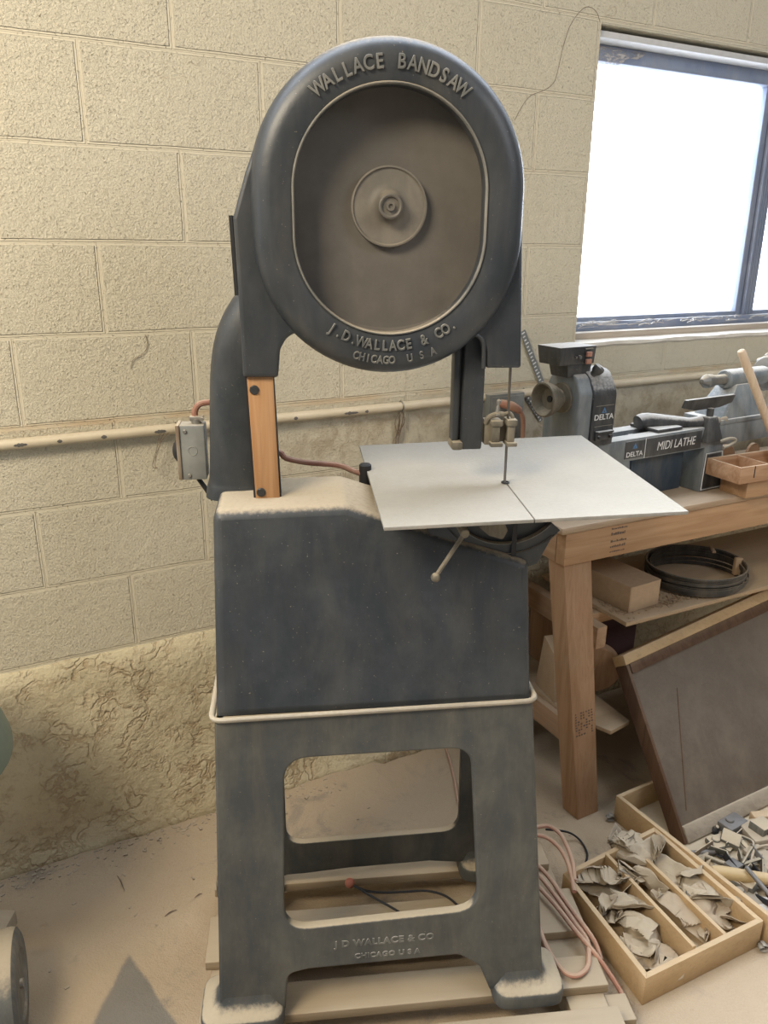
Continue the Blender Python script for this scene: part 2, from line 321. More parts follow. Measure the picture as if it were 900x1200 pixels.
# ================================================================== THE ROOM
B = .2032; S0 = -.743; HT = H + .40659           # block module, an upright joint, a bed joint
WX0, WX1, WY0, WY1 = .684, 2.30, 1.365, 2.216    # window opening
def wall_mat():
    m, nt, bs = newmat('cream_painted_block'); t = N(nt, 'ShaderNodeTexCoord'); sp = N(nt, 'ShaderNodeSeparateXYZ'); nt.links.new(t.outputs['Object'], sp.inputs[0])
    n = noise(nt, t.outputs['Object'], 6, 3)
    wob = mth(nt, 'MULTIPLY', mth(nt, 'SUBTRACT', n, .5), .006)
    cx = mth(nt, 'ADD', mth(nt, 'SUBTRACT', sp.outputs[0], S0 - 40 * B), wob); cy = mth(nt, 'ADD', mth(nt, 'SUBTRACT', sp.outputs[2], HT - 20 * B), wob)
    cb = N(nt, 'ShaderNodeCombineXYZ'); nt.links.new(cx, cb.inputs[0]); nt.links.new(cy, cb.inputs[1])
    def brick(ms, sm):
        br = N(nt, 'ShaderNodeTexBrick', offset=.5, offset_frequency=2, squash=1, squash_frequency=1)
        br.inputs['Scale'].default_value = 1; br.inputs['Brick Width'].default_value = 2 * B; br.inputs['Row Height'].default_value = B
        br.inputs['Mortar Size'].default_value = ms; br.inputs['Mortar Smooth'].default_value = sm; nt.links.new(cb.outputs[0], br.inputs[0]); return br.outputs['Fac']
    wide = brick(.0075, .25); thin = brick(.0022, .5)
    # stippled roller texture
    v = noise(nt, t.outputs['Object'], 185, 4, .62, .6); v2 = noise(nt, t.outputs['Object'], 42, 4, .6); big = noise(nt, t.outputs['Object'], 2.2, 3, .6)
    pits = sstep(nt, v, .60, .70)
    base = mixc(nt, big, (.62, .57, .445), (.70, .65, .52))
    base = mixc(nt, mth(nt, 'MULTIPLY', sstep(nt, v2, .5, .75), .18), base, (.50, .42, .30))
    base = mixc(nt, mth(nt, 'MULTIPLY', pits, .38), base, (.40, .32, .22))
    base = mixc(nt, mth(nt, 'MULTIPLY', wide, .75), base, (.70, .64, .50))
    base = mixc(nt, mth(nt, 'MULTIPLY', thin, .12), base, (.50, .42, .30))
    # parged, dirty zone under the pipe and behind the bench
    zone = mth(nt, 'MULTIPLY', sstep(nt, sp.outputs[0], -.45, -.15), sstep(nt, mth(nt, 'ADD', sp.outputs[2], mth(nt, 'MULTIPLY', n, .03)), 1.19, 1.16))
    dn = noise(nt, t.outputs['Object'], 16, 5, .65, .3)
    base = mixc(nt, mth(nt, 'MULTIPLY', zone, sstep(nt, dn, .40, .66, (.12, .75))), base, (.36, .285, .185))
    # rusty wash along the bed joint by the pipe, and cobweb streaks
    rz = mth(nt, 'MULTIPLY', sstep(nt, sp.outputs[2], 1.196, 1.206), sstep(nt, sp.outputs[2], 1.222, 1.210))
    base = mixc(nt, mth(nt, 'MULTIPLY', rz, mth(nt, 'MULTIPLY', sstep(nt, n, .35, .6), .5)), base, (.55, .37, .20))
    w = N(nt, 'ShaderNodeTexVoronoi', feature='DISTANCE_TO_EDGE'); w.inputs['Scale'].default_value = 5.5
    dco = N(nt, 'ShaderNodeVectorMath', operation='ADD'); nz = N(nt, 'ShaderNodeTexNoise'); nz.inputs['Scale'].default_value = 9; nt.links.new(t.outputs['Object'], nz.inputs['Vector'])
    scl = N(nt, 'ShaderNodeVectorMath', operation='SCALE'); scl.inputs['Scale'].default_value = .25; nt.links.new(nz.outputs[1], scl.inputs[0])
    nt.links.new(t.outputs['Object'], dco.inputs[0]); nt.links.new(scl.outputs[0], dco.inputs[1]); nt.links.new(dco.outputs[0], w.inputs['Vector'])
    gate = sstep(nt, noise(nt, t.outputs['Object'], 3.1, 2), .55, .66)
    base = mixc(nt, mth(nt, 'MULTIPLY', mth(nt, 'MULTIPLY', sstep(nt, w.outputs['Distance'], .012, .003), gate), .45), base, (.38, .28, .18))
    nt.links.new(base, bs.inputs['Base Color']); bs.inputs['Roughness'].default_value = .72; bs.inputs['Specular IOR Level'].default_value = .3
    hgt = mth(nt, 'ADD', mth(nt, 'MULTIPLY', v, .8), mth(nt, 'MULTIPLY', v2, .7)); hgt = mth(nt, 'MULTIPLY', hgt, mth(nt, 'SUBTRACT', 1.0, mth(nt, 'MULTIPLY', wide, .85))); hgt = mth(nt, 'SUBTRACT', hgt, mth(nt, 'MULTIPLY', thin, .5)); hgt = mth(nt, 'SUBTRACT', hgt, mth(nt, 'MULTIPLY', pits, .5))
    bump(nt, bs, hgt, 1.0, .0062); return m
WALL = wall_mat()
def wall_piece(m, a0, a1, z0, z1): m.box((a0, 0, z0), (a1, .2, z1))
w = M()
wall_piece(w, -3.2, WX0, 0, 3.1); wall_piece(w, WX1, 4.2, 0, 3.1); wall_piece(w, WX0, WX1, 0, WY0 - .045); wall_piece(w, WX0, WX1, WY1, 3.1)
struct('wall_back', w, WALL, WF)
# sloped, dusty mortar sill under the window
ml = M(); ml.loft([[(a, .002, WY0 - .058), (a, -.007 + .002 * math.sin(a * 47), WY0 - .050 + .0015 * math.sin(a * 31)), (a, -.004, WY0 - .040 + .0015 * math.sin(a * 23)), (a, .040, WY0 - .031), (a, .19, WY0 - .028), (a, .19, WY0 - .058)] for a in np.linspace(WX0 - .03, WX1 + .05, 60)])
MT['sill'] = paint('dusty_mortar_sill', (.60, .56, .49), (.70, .66, .58), rough=.9, film=.3, dust=.7, dustcol=(.72, .69, .63), bmp=.5)
MT['sillwood'] = wood('dusty_sill_board', (.42, .36, .30), (.50, .43, .35), axis=0, dust=.7, dcol=(.60, .56, .50))
struct('trim_1', ml, 'sill', WF)
# poured footing under the blocks: lumpy face, ragged top edge
def foot_mat():
    m, nt, bs = newmat('rough_painted_footing'); co = objco(nt)
    big = noise(nt, co, 2.5, 4, .6); c = mixc(nt, big, (.56, .49, .33), (.66, .585, .42))
    wv = N(nt, 'ShaderNodeTexVoronoi', feature='DISTANCE_TO_EDGE'); wv.inputs['Scale'].default_value = 15
    nz = N(nt, 'ShaderNodeTexNoise'); nz.inputs['Scale'].default_value = 11; nz.inputs['Detail'].default_value = 4; nt.links.new(co, nz.inputs['Vector'])
    sl = N(nt, 'ShaderNodeVectorMath', operation='SCALE'); sl.inputs['Scale'].default_value = .30; nt.links.new(nz.outputs[1], sl.inputs[0])
    ad = N(nt, 'ShaderNodeVectorMath', operation='ADD'); nt.links.new(co, ad.inputs[0]); nt.links.new(sl.outputs[0], ad.inputs[1]); nt.links.new(ad.outputs[0], wv.inputs['Vector'])
    cr = mth(nt, 'MULTIPLY', sstep(nt, wv.outputs['Distance'], .16, .0), sstep(nt, noise(nt, co, 9, 5, .7), .42, .60))
    c = mixc(nt, mth(nt, 'MULTIPLY', cr, .55), c, (.36, .25, .15))
    g = sstep(nt, noise(nt, co, 22, 6, .75), .52, .64); c = mixc(nt, mth(nt, 'MULTIPLY', g, .42), c, (.38, .28, .17))
    nt.links.new(c, bs.inputs['Base Color']); bs.inputs['Roughness'].default_value = .85; bs.inputs['Specular IOR Level'].default_value = .2
    hh = mth(nt, 'ADD', mth(nt, 'MULTIPLY', noise(nt, co, 60, 5, .65), 1.0), mth(nt, 'MULTIPLY', noise(nt, co, 14, 4, .6), 1.5)); hh = mth(nt, 'SUBTRACT', hh, mth(nt, 'MULTIPLY', cr, .5))
    bump(nt, bs, hh, .8, .008); return m
ft = M(); A = np.linspace(-1.7, 3.2, 330); loops = []
for a in A:
    top = .602 + .008 * mnoise.noise(Vector((a * 4, 0, 7))) + .004 * mnoise.noise(Vector((a * 19, 0, 2)))
    l = []
    for k in range(15):
        z = top * k / 14
        d = .018 + .012 * mnoise.noise(Vector((a * 5, z * 5, 1))) + .006 * mnoise.noise(Vector((a * 16, z * 16, 4))) + .02 * max(0, 1 - z / .12) ** 2
        if k == 14: d *= .45
        l.append((a, -max(d, .004), z - .01))
    l.append((a, .01, top)); l.append((a, .01, -.01)); loops.append(l)
ft.loft(loops); struct('trim_2', ft, foot_mat(), WF, ang=180)

ck = M()
ck.tube([(*(lambda q_: (q_[0], -.0004, q_[1]))(WF.onb(x, y, 0)),) for x, y in ((703, 26), (699, 14), (690, 8), (681, 12), (668, 30), (659, 58), (653, 85), (648, 98), (637, 106), (622, 112), (612, 124), (603, 141))], .0008, 5, smooth=3)
struct('trim_3', ck, 'rust', WF)
# floor with sawdust drifts
def floor_mat():
    m, nt, bs = newmat('dusty_concrete'); t = N(nt, 'ShaderNodeTexCoord'); co = t.outputs['Object']; sp = N(nt, 'ShaderNodeSeparateXYZ'); nt.links.new(co, sp.inputs[0])
    a = noise(nt, co, 2.6, 5, .6, .5); b = noise(nt, co, 9, 5, .7); f = noise(nt, co, 240, 2, .6)
    dust = mixc(nt, b, (.315, .24, .155), (.395, .305, .205)); dust = mixc(nt, f, dust, (.42, .335, .235)); conc = mixc(nt, b, (.155, .142, .122), (.215, .195, .168))
    k = sstep(nt, noise(nt, co, 5, 6, .7, 1.0), .54, .68, (0, .55))
    # the swept grey wedge left of the saw
    p = onz(152, 1118, 0); q = onz(108, 1200, 0); q2 = onz(208, 1200, 0)
    wx = mth(nt, 'ADD', sp.outputs[0], mth(nt, 'MULTIPLY', mth(nt, 'SUBTRACT', b, .5), .03)); dy = mth(nt, 'SUBTRACT', p[1], sp.outputs[1])
    kl = (p[0] - q[0]) / (p[1] - q[1]); kr = (q2[0] - p[0]) / (p[1] - q2[1])
    e1 = sstep(nt, mth(nt, 'SUBTRACT', wx, mth(nt, 'SUBTRACT', p[0], mth(nt, 'MULTIPLY', dy, kl))), -.006, .008)
    e2 = sstep(nt, mth(nt, 'SUBTRACT', mth(nt, 'ADD', p[0], mth(nt, 'MULTIPLY', dy, kr)), wx), -.006, .008)
    k = mth(nt, 'MAXIMUM', k, mth(nt, 'MULTIPLY', mth(nt, 'MULTIPLY', e1, e2), .95))
    spots = sstep(nt, noise(nt, co, 34, 3, .7, 1.0), .66, .74, (0, .3))
    c = mixc(nt, k, dust, conc); c = mixc(nt, spots, c, (.27, .19, .12))
    nt.links.new(c, bs.inputs['Base Color']); bs.inputs['Roughness'].default_value = .9; bs.inputs['Specular IOR Level'].default_value = .15
    bump(nt, bs, mth(nt, 'ADD', mth(nt, 'ADD', mth(nt, 'MULTIPLY', b, 1.6), mth(nt, 'MULTIPLY', a, 5.0)), mth(nt, 'MULTIPLY', f, .5)), .6, .006); return m
fl = M(); nx, ny = 150, 150; xs = np.linspace(-2.6, 3.2, nx); ys = np.linspace(-1.2, 4.2, ny); vs = []; fs = []
for y in ys:
    for x in xs:
        d = WN[1] * WD - (x * WN[0] + y * WN[1])
        z = 0.0
        if -.1 < d < .6 and x < .0: z = .02 * math.exp(-(d / .10) ** 2) + .004 * mnoise.noise(Vector((x * 7, y * 7, 0))) * math.exp(-(d / .3) ** 2)
        vs.append((x, y, z - .0005))
for j in range(ny - 1):
    for i in range(nx - 1): fs.append((j * nx + i, j * nx + i + 1, (j + 1) * nx + i + 1, (j + 1) * nx + i))
fl.add(vs, fs); struct('floor', fl, floor_mat(), ang=180)

# window
we = bpy.data.objects.new('window_1', None); COL.objects.link(we); we.location = WF.w(WX0, .10, WY0); we.rotation_euler = (0, 0, YAW); we['kind'] = 'structure'
wb = (WX0, .10, WY0)
MX = 1.522    # left edge of the meeting stile
fr = M()
fr.box((WX0 - .01, .085, WY1 - .04), (WX1, .16, WY1), .003); fr.box((WX0, .075, WY1 - .074), (WX1, .14, WY1 - .030), .003)
fr.box((WX0, .07, WY0 - .030), (WX1, .15, WY0 + .016), .003); fr.box((WX0, .09, WY0 + .014), (WX1, .12, WY0 + .03), .002)
fr.box((WX0 - .01, .085, WY0), (WX0 + .012, .15, WY1), .002); fr.box((WX1 - .03, .085, WY0), (WX1, .15, WY1), .002)
struct('window_frame', fr, 'alu', base=wb, parent=we)
st = M()
st.box((MX, .088, WY0 + .016), (MX + .028, .12, WY1 - .03), .003)
for k in range(4): st.box((MX + .034 + k * .018, .078 + k * .004, WY0 + .016), (MX + .046 + k * .018, .125, WY1 - .03), .002)
st.box((MX + .01, .10, WY0 + .016), (MX + .11, .118, WY1 - .03), .0)
struct('sash_stile', st, 'alu', base=wb, parent=we)
hb = M(); hb.box((WX0 - .004, .012, WY1 - .030), (WX1, .085, WY1 - .012), .003)
MT['headbead'] = plain('pale_head_bead', (.55, .56, .58), .6)
struct('window_head', hb, 'headbead', base=wb, parent=we)
sb = M(); sb.box((WX0 + .0, .030, WY0 - .034), (WX1, .069, WY0 - .012), .003); struct('window_sill', sb, 'sillwood', base=wb, parent=we)
gm, gnt, gbs = newmat('dusty_window_glass'); gnt.nodes.remove(gbs)
tr = N(gnt, 'ShaderNodeBsdfTransparent'); gl = N(gnt, 'ShaderNodeBsdfGlossy'); df = N(gnt, 'ShaderNodeBsdfTranslucent'); m1 = N(gnt, 'ShaderNodeMixShader'); m2 = N(gnt, 'ShaderNodeMixShader')
gl.inputs['Roughness'].default_value = .05; df.inputs['Color'].default_value = (.8, .8, .78, 1); m1.inputs[0].default_value = .06; m2.inputs[0].default_value = .12
gnt.links.new(tr.outputs[0], m1.inputs[1]); gnt.links.new(gl.outputs[0], m1.inputs[2]); gnt.links.new(m1.outputs[0], m2.inputs[1]); gnt.links.new(df.outputs[0], m2.inputs[2])
gnt.links.new(m2.outputs[0], gnt.nodes['Material Output'].inputs[0])
for x0, x1, yy in ((WX0 + .01, MX + .02, .104), (MX + .10, WX1 - .02, .112)):
    g = M(); g.box((x0, yy, WY0 + .02), (x1, yy + .004, WY1 - .05)); struct('window_pane', g, gm, base=wb, parent=we)
# cobwebs: upper left corner and along the sill of the window
rnd = random.Random(5)
wm, wnt, wbs = newmat('cobweb_film'); wnt.nodes.remove(wbs); t1_ = N(wnt, 'ShaderNodeBsdfTransparent'); t2_ = N(wnt, 'ShaderNodeBsdfDiffuse'); t2_.inputs['Color'].default_value = (.5, .47, .45, 1); t3_ = N(wnt, 'ShaderNodeMixShader')
wnt.links.new(sstep(wnt, noise(wnt, objco(wnt, (30, 30, 90)), 1.0, 5, .7, 1.0), .40, .62, (.15, .85)), t3_.inputs[0]); wnt.links.new(t1_.outputs[0], t3_.inputs[1]); wnt.links.new(t2_.outputs[0], t3_.inputs[2]); wnt.links.new(t3_.outputs[0], wnt.nodes['Material Output'].inputs[0]); MT['webfilm'] = wm
cw = M(); nn_ = 24; lp = []
for k in range(nn_ + 1):
    t = k / nn_; a = WX0 + .002 + t * .24; zb_ = WY1 - .098 + .055 * t ** 1.6 + .005 * math.sin(t * 19); lp.append([(a, .070 - .02 * math.sin(q_ * PI) * (1 - t), WY1 - .036 + (zb_ - WY1 + .036) * q_) for q_ in (0, .25, .5, .75, 1)])
vs_ = [q_ for l_ in lp for q_ in l_]; cw.add(vs_, [(5 * i_ + j_, 5 * i_ + j_ + 1, 5 * i_ + j_ + 6, 5 * i_ + j_ + 5) for i_ in range(nn_) for j_ in range(4)])
single('cobweb', cw, 'webfilm', 'dusty cobweb tangled in the upper left corner of the window', 'cobweb', (WX0 + .1, .07, WY1 - .06), WF)
cw = M()
for k in range(60):
    a = WX0 + rnd.random() * .95; L = rnd.uniform(.03, .12); b0 = .02 + rnd.random() * .05; z = WY0 + .002 + rnd.random() * .012
    cw.tube([(a, b0, z), (a + L / 2, b0 + rnd.uniform(-.01, .02), z + rnd.uniform(0, .01)), (a + L, b0 + .01, z)], rnd.uniform(.0006, .0018), 4, smooth=3)
single('cobweb', cw, 'web', 'strands of cobweb and lint lying along the window sill ledge', 'cobweb', (WX0 + .4, .05, WY0), WF)

# ================================================================== PALLET
VD = .0; ZD = .09
T = Thing('wooden_pallet', 'dusty plank pallet under the black bandsaw stand', 'pallet', (.2, 1.4, 0), SF)
def deck(v0, v1, u0=-.235, u1=.65, z0=.066, z1=.09, sk=0.0):
    m = M(); m.hexa([(u0, v0, z0), (u1, v0 + sk, z0), (u1, v1 + sk, z0), (u0, v1, z0)], [(u0, v0, z1), (u1, v0 + sk, z1), (u1, v1 + sk, z1), (u0, v1, z1)], .003)
    T.part('deck_board', m, 'pallet')
deck(1.00, 1.196, -.12, .645); deck(1.245, 1.325, u1=.645); deck(1.392, 1.522, -.237, .65); deck(1.605, 1.69, -.235, .625)
for u0, u1 in ((-.225, -.15), (.55, .635)):
    m = M(); m.box((u0, 1.02, 0), (u1, 1.685, .0655), .003); T.part('stringer', m, 'pallet')
m = M(); m.box((.56, 1.19, 0), (.69, 1.255, .05), .003); T.part('bottom_board', m, 'pallet')

# ================================================================== BANDSAW
T = Thing('bandsaw', 'tall dark cast-iron bandsaw with round upper guard and dusty square table', 'bandsaw', (.15, 1.42, .09), SF)
SAW = T
vf = lambda z: (1.365 - (1.163 - z) * .198) if z > .79 else (1.288 - (.79 - z) * .078)     # front face of the castings
def tf(x, y, dv=0.0):   # pixel -> (u, z) on that front face
    a, z = SF.onb(x, y, 1.29 + dv)
    for _ in range(6): a, z = SF.onb(x, y, vf(z) + dv)
    return (a, z)
# ---- stand
ZL = .785
front = [(-.165, ZL, 0), (-.172, .60, 0), (-.181, .30, 0), (-.187, .16, 0), (-.19, .12, 0), (-.055, .12, 0), tf(336, 1160), (*tf(338, 1142), .02), (*tf(362, 1136), .03), (*tf(538, 1119), .03), (*tf(562, 1132), .02), tf(574, 1160), (.382, .12, 0), (.492, .12, 0), (.487, .17, 0), (.471, .33, 0), (.452, .58, 0), (.438, ZL, 0)]
hole = fillet([tf(333, 890), tf(553, 876), tf(561, 1066), tf(333, 1091)], .05, 8)
def boss(side):
    pass
m = M(); m.shape([fillet(front, 0), hole], .020, lambda x, y, d: (x, vf(y) + d, y), bev=.004, sub=.03); T.part('front_panel', m, 'iron_low')
vb = lambda z: 1.575 + (.79 - z) * .055
def tb(x, y):
    a, z = SF.onb(x, y, 1.6)
    for _ in range(6): a, z = SF.onb(x, y, vb(z))
    return (a, z)
q0, q1 = tb(336, 984), tb(536, 967)
hb_ = fillet([q1, (q1[0] - .012, .695), (q0[0] + .0, .695), q0], .045, 8)
arch = [tb(337, 1037), tb(355, 1022), tb(409, 1011), tb(502, 1003), tb(532, 1007), tb(541, 1017)]
arch = [(a_, max(z_, .13)) for a_, z_ in arch]
m = M(); m.shape([[(-.165, ZL), (-.187, .16), (-.19, .12), (arch[0][0] - .02, .12)] + arch + [(arch[5][0] + .02, .12), (.49, .12), (.487, .17), (.438, ZL)], hb_], .018, lambda x, y, d: (x, vb(y) - d, y), bev=.003, sub=.03); T.part('back_panel', m, 'iron_low')
for sgn in (-1, 1):
    ue = (lambda z: -.165 - (ZL - z) * .036) if sgn < 0 else (lambda z: .438 + (ZL - z) * .080)
    m = M(); m.shape([[(.002, ZL), (.002, .16), (-.01, .12), (.10, .12), (.13, .17), (.18, .19), (.82, .19), (.87, .17), (.90, .12), (1.01, .12), (.998, .16), (.998, ZL)],
        fillet([(.2, .31), (.8, .31), (.8, .69), (.2, .69)], .07, 8)], .018, lambda x, y, d: (ue(y) - sgn * d, vf(y) + x * (vb(y) - vf(y)), y), bev=.003, sub=.04)
    T.part('side_panel', m, 'iron_low')
# corner feet: flared pads
def rl(u0, v0, u1, v1, z, r): return [(x, y, z) for x, y in rrect(u0, v0, u1, v1, r, 5)]
for (U0, U1, V0, V1, iu0, iu1, iv0, iv1) in ((-.228, -.058, 1.205, 1.33, -.186, -.075, 1.243, 1.28), (.383, .535, 1.205, 1.33, .397, .486, 1.243, 1.28),
                                            (-.228, -.07, 1.56, 1.655, -.186, -.08, 1.595, 1.615), (.383, .53, 1.56, 1.655, .397, .486, 1.595, 1.615)):
    m = M(); ls = []
    for z, k, e, r in ((.0905, 0, -.003, .03), (.094, 0, 0, .034), (.118, 0, 0, .034), (.124, .03, 0, .034), (.1275, .12, 0, .03), (.131, .34, 0, .026), (.138, .62, 0, .02), (.152, .85, 0, .016), (.178, .98, 0, .012), (.215, 1.12, 0, .008)):
        u0 = U0 + (iu0 - U0) * k - e; u1 = U1 + (iu1 - U1) * k + e; v0 = V0 + (iv0 - V0) * k - e; v1 = V1 + (iv1 - V1) * k + e
        ls.append(rl(u0, v0, u1, v1, z, min(r, (u1 - u0) * .4, (v1 - v0) * .4)))
    m.loft(ls); T.part('foot', m, 'iron_low')
# belt lip
m = M(); lip = [(x, y, .788 + .010 * (x - .14)) for x, y in rrect(-.171, 1.283, .444, 1.583, .022, 6)]
m.tube(lip, .0062, 10, closed=True, smooth=0, flat=.8); T.part('lip', m, 'worn', label='pale worn lip between stand and housing')
# ---- lower wheel housing
prof = [(-.162, .785, 0), (-.158, .95, 0), (-.153, 1.163, .020), (.088, 1.167, .03), (.135, 1.150, .03), (.240, 1.116, 0), tf(612, 657) + (.0,), (*tf(621, 661), .012), (.436, .785, 0)]
m = M(); m.shape([fillet(prof, 0)], 1.0, lambda x, y, d: (x, vf(y) + d * (1.578 - vf(y)), y), bev=.016, seg=4, sub=.04)
# the shape's bevel is round in (x, y) but stretched along d: rebuild the depth so the edge stays 22 mm
def rebev(x, y, z):
    D_ = 1.578 - vf(z); t_ = (y - vf(z)) / D_
    return (x, vf(z) + t_ if t_ <= .0161 else (1.578 - (1 - t_) if t_ >= .9839 else y), z)
m.v = [rebev(*q_) for q_ in m.v]
T.part('housing', m, 'iron')
# ---- column
def ell(c, ax, ay, e=2.6, n=28, tilt=0.0):
    out = []
    for k in range(n):
        t = 2 * PI * k / n; cx, sy = math.cos(t), math.sin(t)
        x = ax * math.copysign(abs(cx) ** (2 / e), cx); y = ay * math.copysign(abs(sy) ** (2 / e), sy)
        out.append((c[0] + x * math.cos(tilt), c[1] + y, c[2] + x * math.sin(tilt)))
    return out
CK = [(-.114, 1.140, .068, .052, 0), (-.113, 1.164, .066, .050, 0), (-.112, 1.176, .061, .047, 0), (-.109, 1.24, .060, .047, 0), (-.104, 1.33, .060, .047, 0), (-.098, 1.40, .060, .047, -.05), (-.085, 1.448, .061, .047, -.30), (-.062, 1.487, .061, .046, -.62), (-.03, 1.520, .060, .045, -.88), (.01, 1.553, .058, .044, -1.0), (.07, 1.60, .056, .042, -1.05)]
CKi = [np.interp(np.linspace(0, 10, 51), range(11), [c_[k] for c_ in CK]) for k in range(5)]
CKi = [np.convolve(np.pad(a_, 2, 'edge'), np.ones(5) / 5, 'valid') for a_ in CKi]
m = M(); m.loft([ell((CKi[0][k], 1.537, CKi[1][k]), CKi[2][k], CKi[3][k], tilt=CKi[4][k]) for k in range(51)])
T.part('column', m, 'iron')
# ---- upper wheel guard
GU, GZ, GD = .1675, 1.6665, .0345
def stad(r, v, n=96, gu=GU, gz=GZ):
    out = []
    for k in range(n):
        t = 2 * PI * (k + .5) / n; out.append((gu + r * math.cos(t), v, gz + r * math.sin(t) + (GD if math.sin(t) > 0 else -GD)))
    return out
m = M(); m.loft([stad(r, v) for r, v in ((.205, 1.515), (.2315, 1.510), (.2335, 1.50), (.234, 1.445), (.232, 1.425), (.226, 1.410), (.214, 1.400), (.198, 1.3965), (.180, 1.398), (.166, 1.402), (.1605, 1.404), (.1605, 1.435), (.19, 1.437), (.19, 1.515))], cap=(False, False), closed=True)
bk = M(); bk.loft([stad(.230, 1.503), stad(.230, 1.512)]); m.add(bk.v, bk.f)
G = T.part('wheel_guard', m, 'iron_guard')
m = M(); m.loft([stad(r, v) for r, v in ((.1645, 1.406), (.1643, 1.401), (.163, 1.3985), (.1615, 1.3985), (.1602, 1.401), (.160, 1.406))], closed=True); T.part('guard_bead', m, 'rim', G, label='worn bright bead around the guard opening')
# arched lettering
def arc_text(m, txt, cz, r, mid, size, v, flip, step, weight=.0):
    n = len(txt)
    for i, ch in enumerate(txt):
        if ch == ' ': continue
        k = (i - (n - 1) / 2) * step
        ang = mid - k / r if not flip else mid + k / r
        def fn(x, y, d, ang=ang):
            x = (x) * .80
            er = (math.cos(ang), math.sin(ang)); et = (math.sin(ang), -math.cos(ang)) if not flip else (-math.sin(ang), math.cos(ang))
            rr = r + (y if not flip else -y); return (GU + er[0] * rr + et[0] * x, v - d, cz + er[1] * rr + et[1] * x)
        m.text(ch, size, fn, .005, .0007, weight=weight)
m = M(); arc_text(m, 'WALLACE BANDSAW', GZ + GD, .181, R_(91), .030, 1.3965, False, .0168)
T.part('raised_lettering', m, 'letter', G, ang=60)
m = M(); arc_text(m, 'J.D.WALLACE & CO.', GZ - GD, .190, R_(271.5), .0245, 1.3965, True, .0146); T.part('raised_lettering', m, 'letter', G, ang=60); m = M(); arc_text(m, 'CHICAGO  U S A', GZ - GD, .213, R_(272.5), .019, 1.3985, True, .0110)
T.part('raised_lettering', m, 'letter', G, ang=60)
# back frame of the guard: left arm down to the wood strip and right arm over the blade
def P(*px, v=1.43): return [SF.onb(x, y, v) for x, y in px]
L = P((300, 165), (287, 203), (273, 255), (279, 340), (285, 442), (326, 442), (328, 410), (337, 393), (356, 388), (368, 396), (366, 372), (340, 335), (326, 280), (324, 205), (318, 168))
m = M(); m.shape([fillet([(*L[0], .02), (*L[1], .03), (*L[2], .02), L[3] + (0,), (*L[4], .006), (*L[5], .006), (*L[6], .03), (*L[7], .04), (*L[8], .02), *[l_ + (0,) for l_ in L[9:]]], 0)], .088, lambda x, y, d: (x, 1.424 + d, y), bev=.007, seg=3)
Rr = P((598, 255), (612, 260), (610, 431), (569, 431), (569, 412), (562, 396), (540, 392), (528, 404), (515, 404), (532, 382), (566, 350), (590, 300), (597, 262))
m2 = M(); m2.shape([fillet([Rr[0] + (0,), Rr[1] + (0,), (*Rr[2], .006), (*Rr[3], .006), (*Rr[4], .02), (*Rr[5], .02), (*Rr[6], .02), (*Rr[7], .02), *[l_ + (0,) for l_ in Rr[8:]]], 0)], .076, lambda x, y, d: (x, 1.424 + d, y), bev=.006, seg=3)
T.part('guard_arm', m, 'iron_guard'); T.part('guard_arm', m2, 'iron_guard')
a = SF.onb(270, 253, 1.47); b = SF.onb(277, 345, 1.47)
m = M(); m.hexa([(b[0] - .001, 1.44, b[1]), (b[0] + .005, 1.44, b[1]), (b[0] + .005, 1.50, b[1]), (b[0] - .001, 1.50, b[1])], [(a[0] - .001, 1.44, a[1]), (a[0] + .005, 1.44, a[1]), (a[0] + .005, 1.50, a[1]), (a[0] - .001, 1.50, a[1])]); T.part('guard_plate', m, 'black')
# wheel
WU, WZ = SF.onb(457, 242, 1.45)
m = M(); ax0 = (WU, 1.50, WZ); ax1 = (WU, 1.40, WZ)
m.prof(ax0, ax1, [(0, .19), (.002, .228), (.008, .236), (.034, .236), (.038, .228), (.038, .212), (.030, .206), (.026, .19), (.026, .07), (.026, .0)], 96)
Wh = T.part('wheel', m, 'wheel')
m = M(); m.prof(ax0, ax1, [(.022, .066), (.038, .0665), (.041, .066), (.0415, .0635), (.038, .061), (.037, .04), (.040, .03), (.046, .024), (.055, .0215), (.061, .0205), (.0625, .018), (.061, .0155), (.057, .015), (.057, .008), (.062, .0075), (.062, .004), (.059, .0035), (.059, 0)], 72)
T.part('hub', m, 'hub', Wh, label='turned hub with pale edge ring')
# wood strip with its steel channel and screws
a0 = SF.onb(289, 443, 1.435); a1 = SF.onb(320, 443, 1.435); b0 = SF.onb(300, 585, 1.435); b1 = SF.onb(328, 584, 1.435); zb = min(b0[1], b1[1]) - .004
m = M(); m.hexa([(b0[0], 1.435, zb), (b1[0], 1.435, zb), (b1[0], 1.456, zb), (b0[0], 1.456, zb)], [(a0[0], 1.435, 1.402), (a1[0], 1.435, 1.402), (a1[0], 1.456, 1.402), (a0[0], 1.456, 1.402)], .0015)
ws = T.part('blade_cover_strip', m, 'oak', label='orange oak strip covering the rear blade run')
m = M(); m.hexa([(b0[0] - .004, 1.440, zb - .002), (b1[0] + .003, 1.440, zb - .002), (b1[0] + .003, 1.475, zb - .002), (b0[0] - .004, 1.475, zb - .002)], [(a0[0] - .004, 1.440, 1.400), (a1[0] + .001, 1.440, 1.400), (a1[0] + .001, 1.475, 1.400), (a0[0] - .004, 1.475, 1.400)])
T.part('blade_channel', m, 'black')
for px in ((298, 457), (306, 577)):
    u, z = SF.onb(*px, 1.434); m = M(); m.prof((u, 1.436, z), (u, 1.42, z), [(0, .0085), (.003, .0085), (.0042, .007), (.0042, 0)], 20); m.box((u - .0085, 1.4312, z - .0012), (u + .0085, 1.4318, z + .0012), tilt=Matrix.Rotation(.7, 3, 'Y'))
    T.part('screw', m, 'screw', ws)
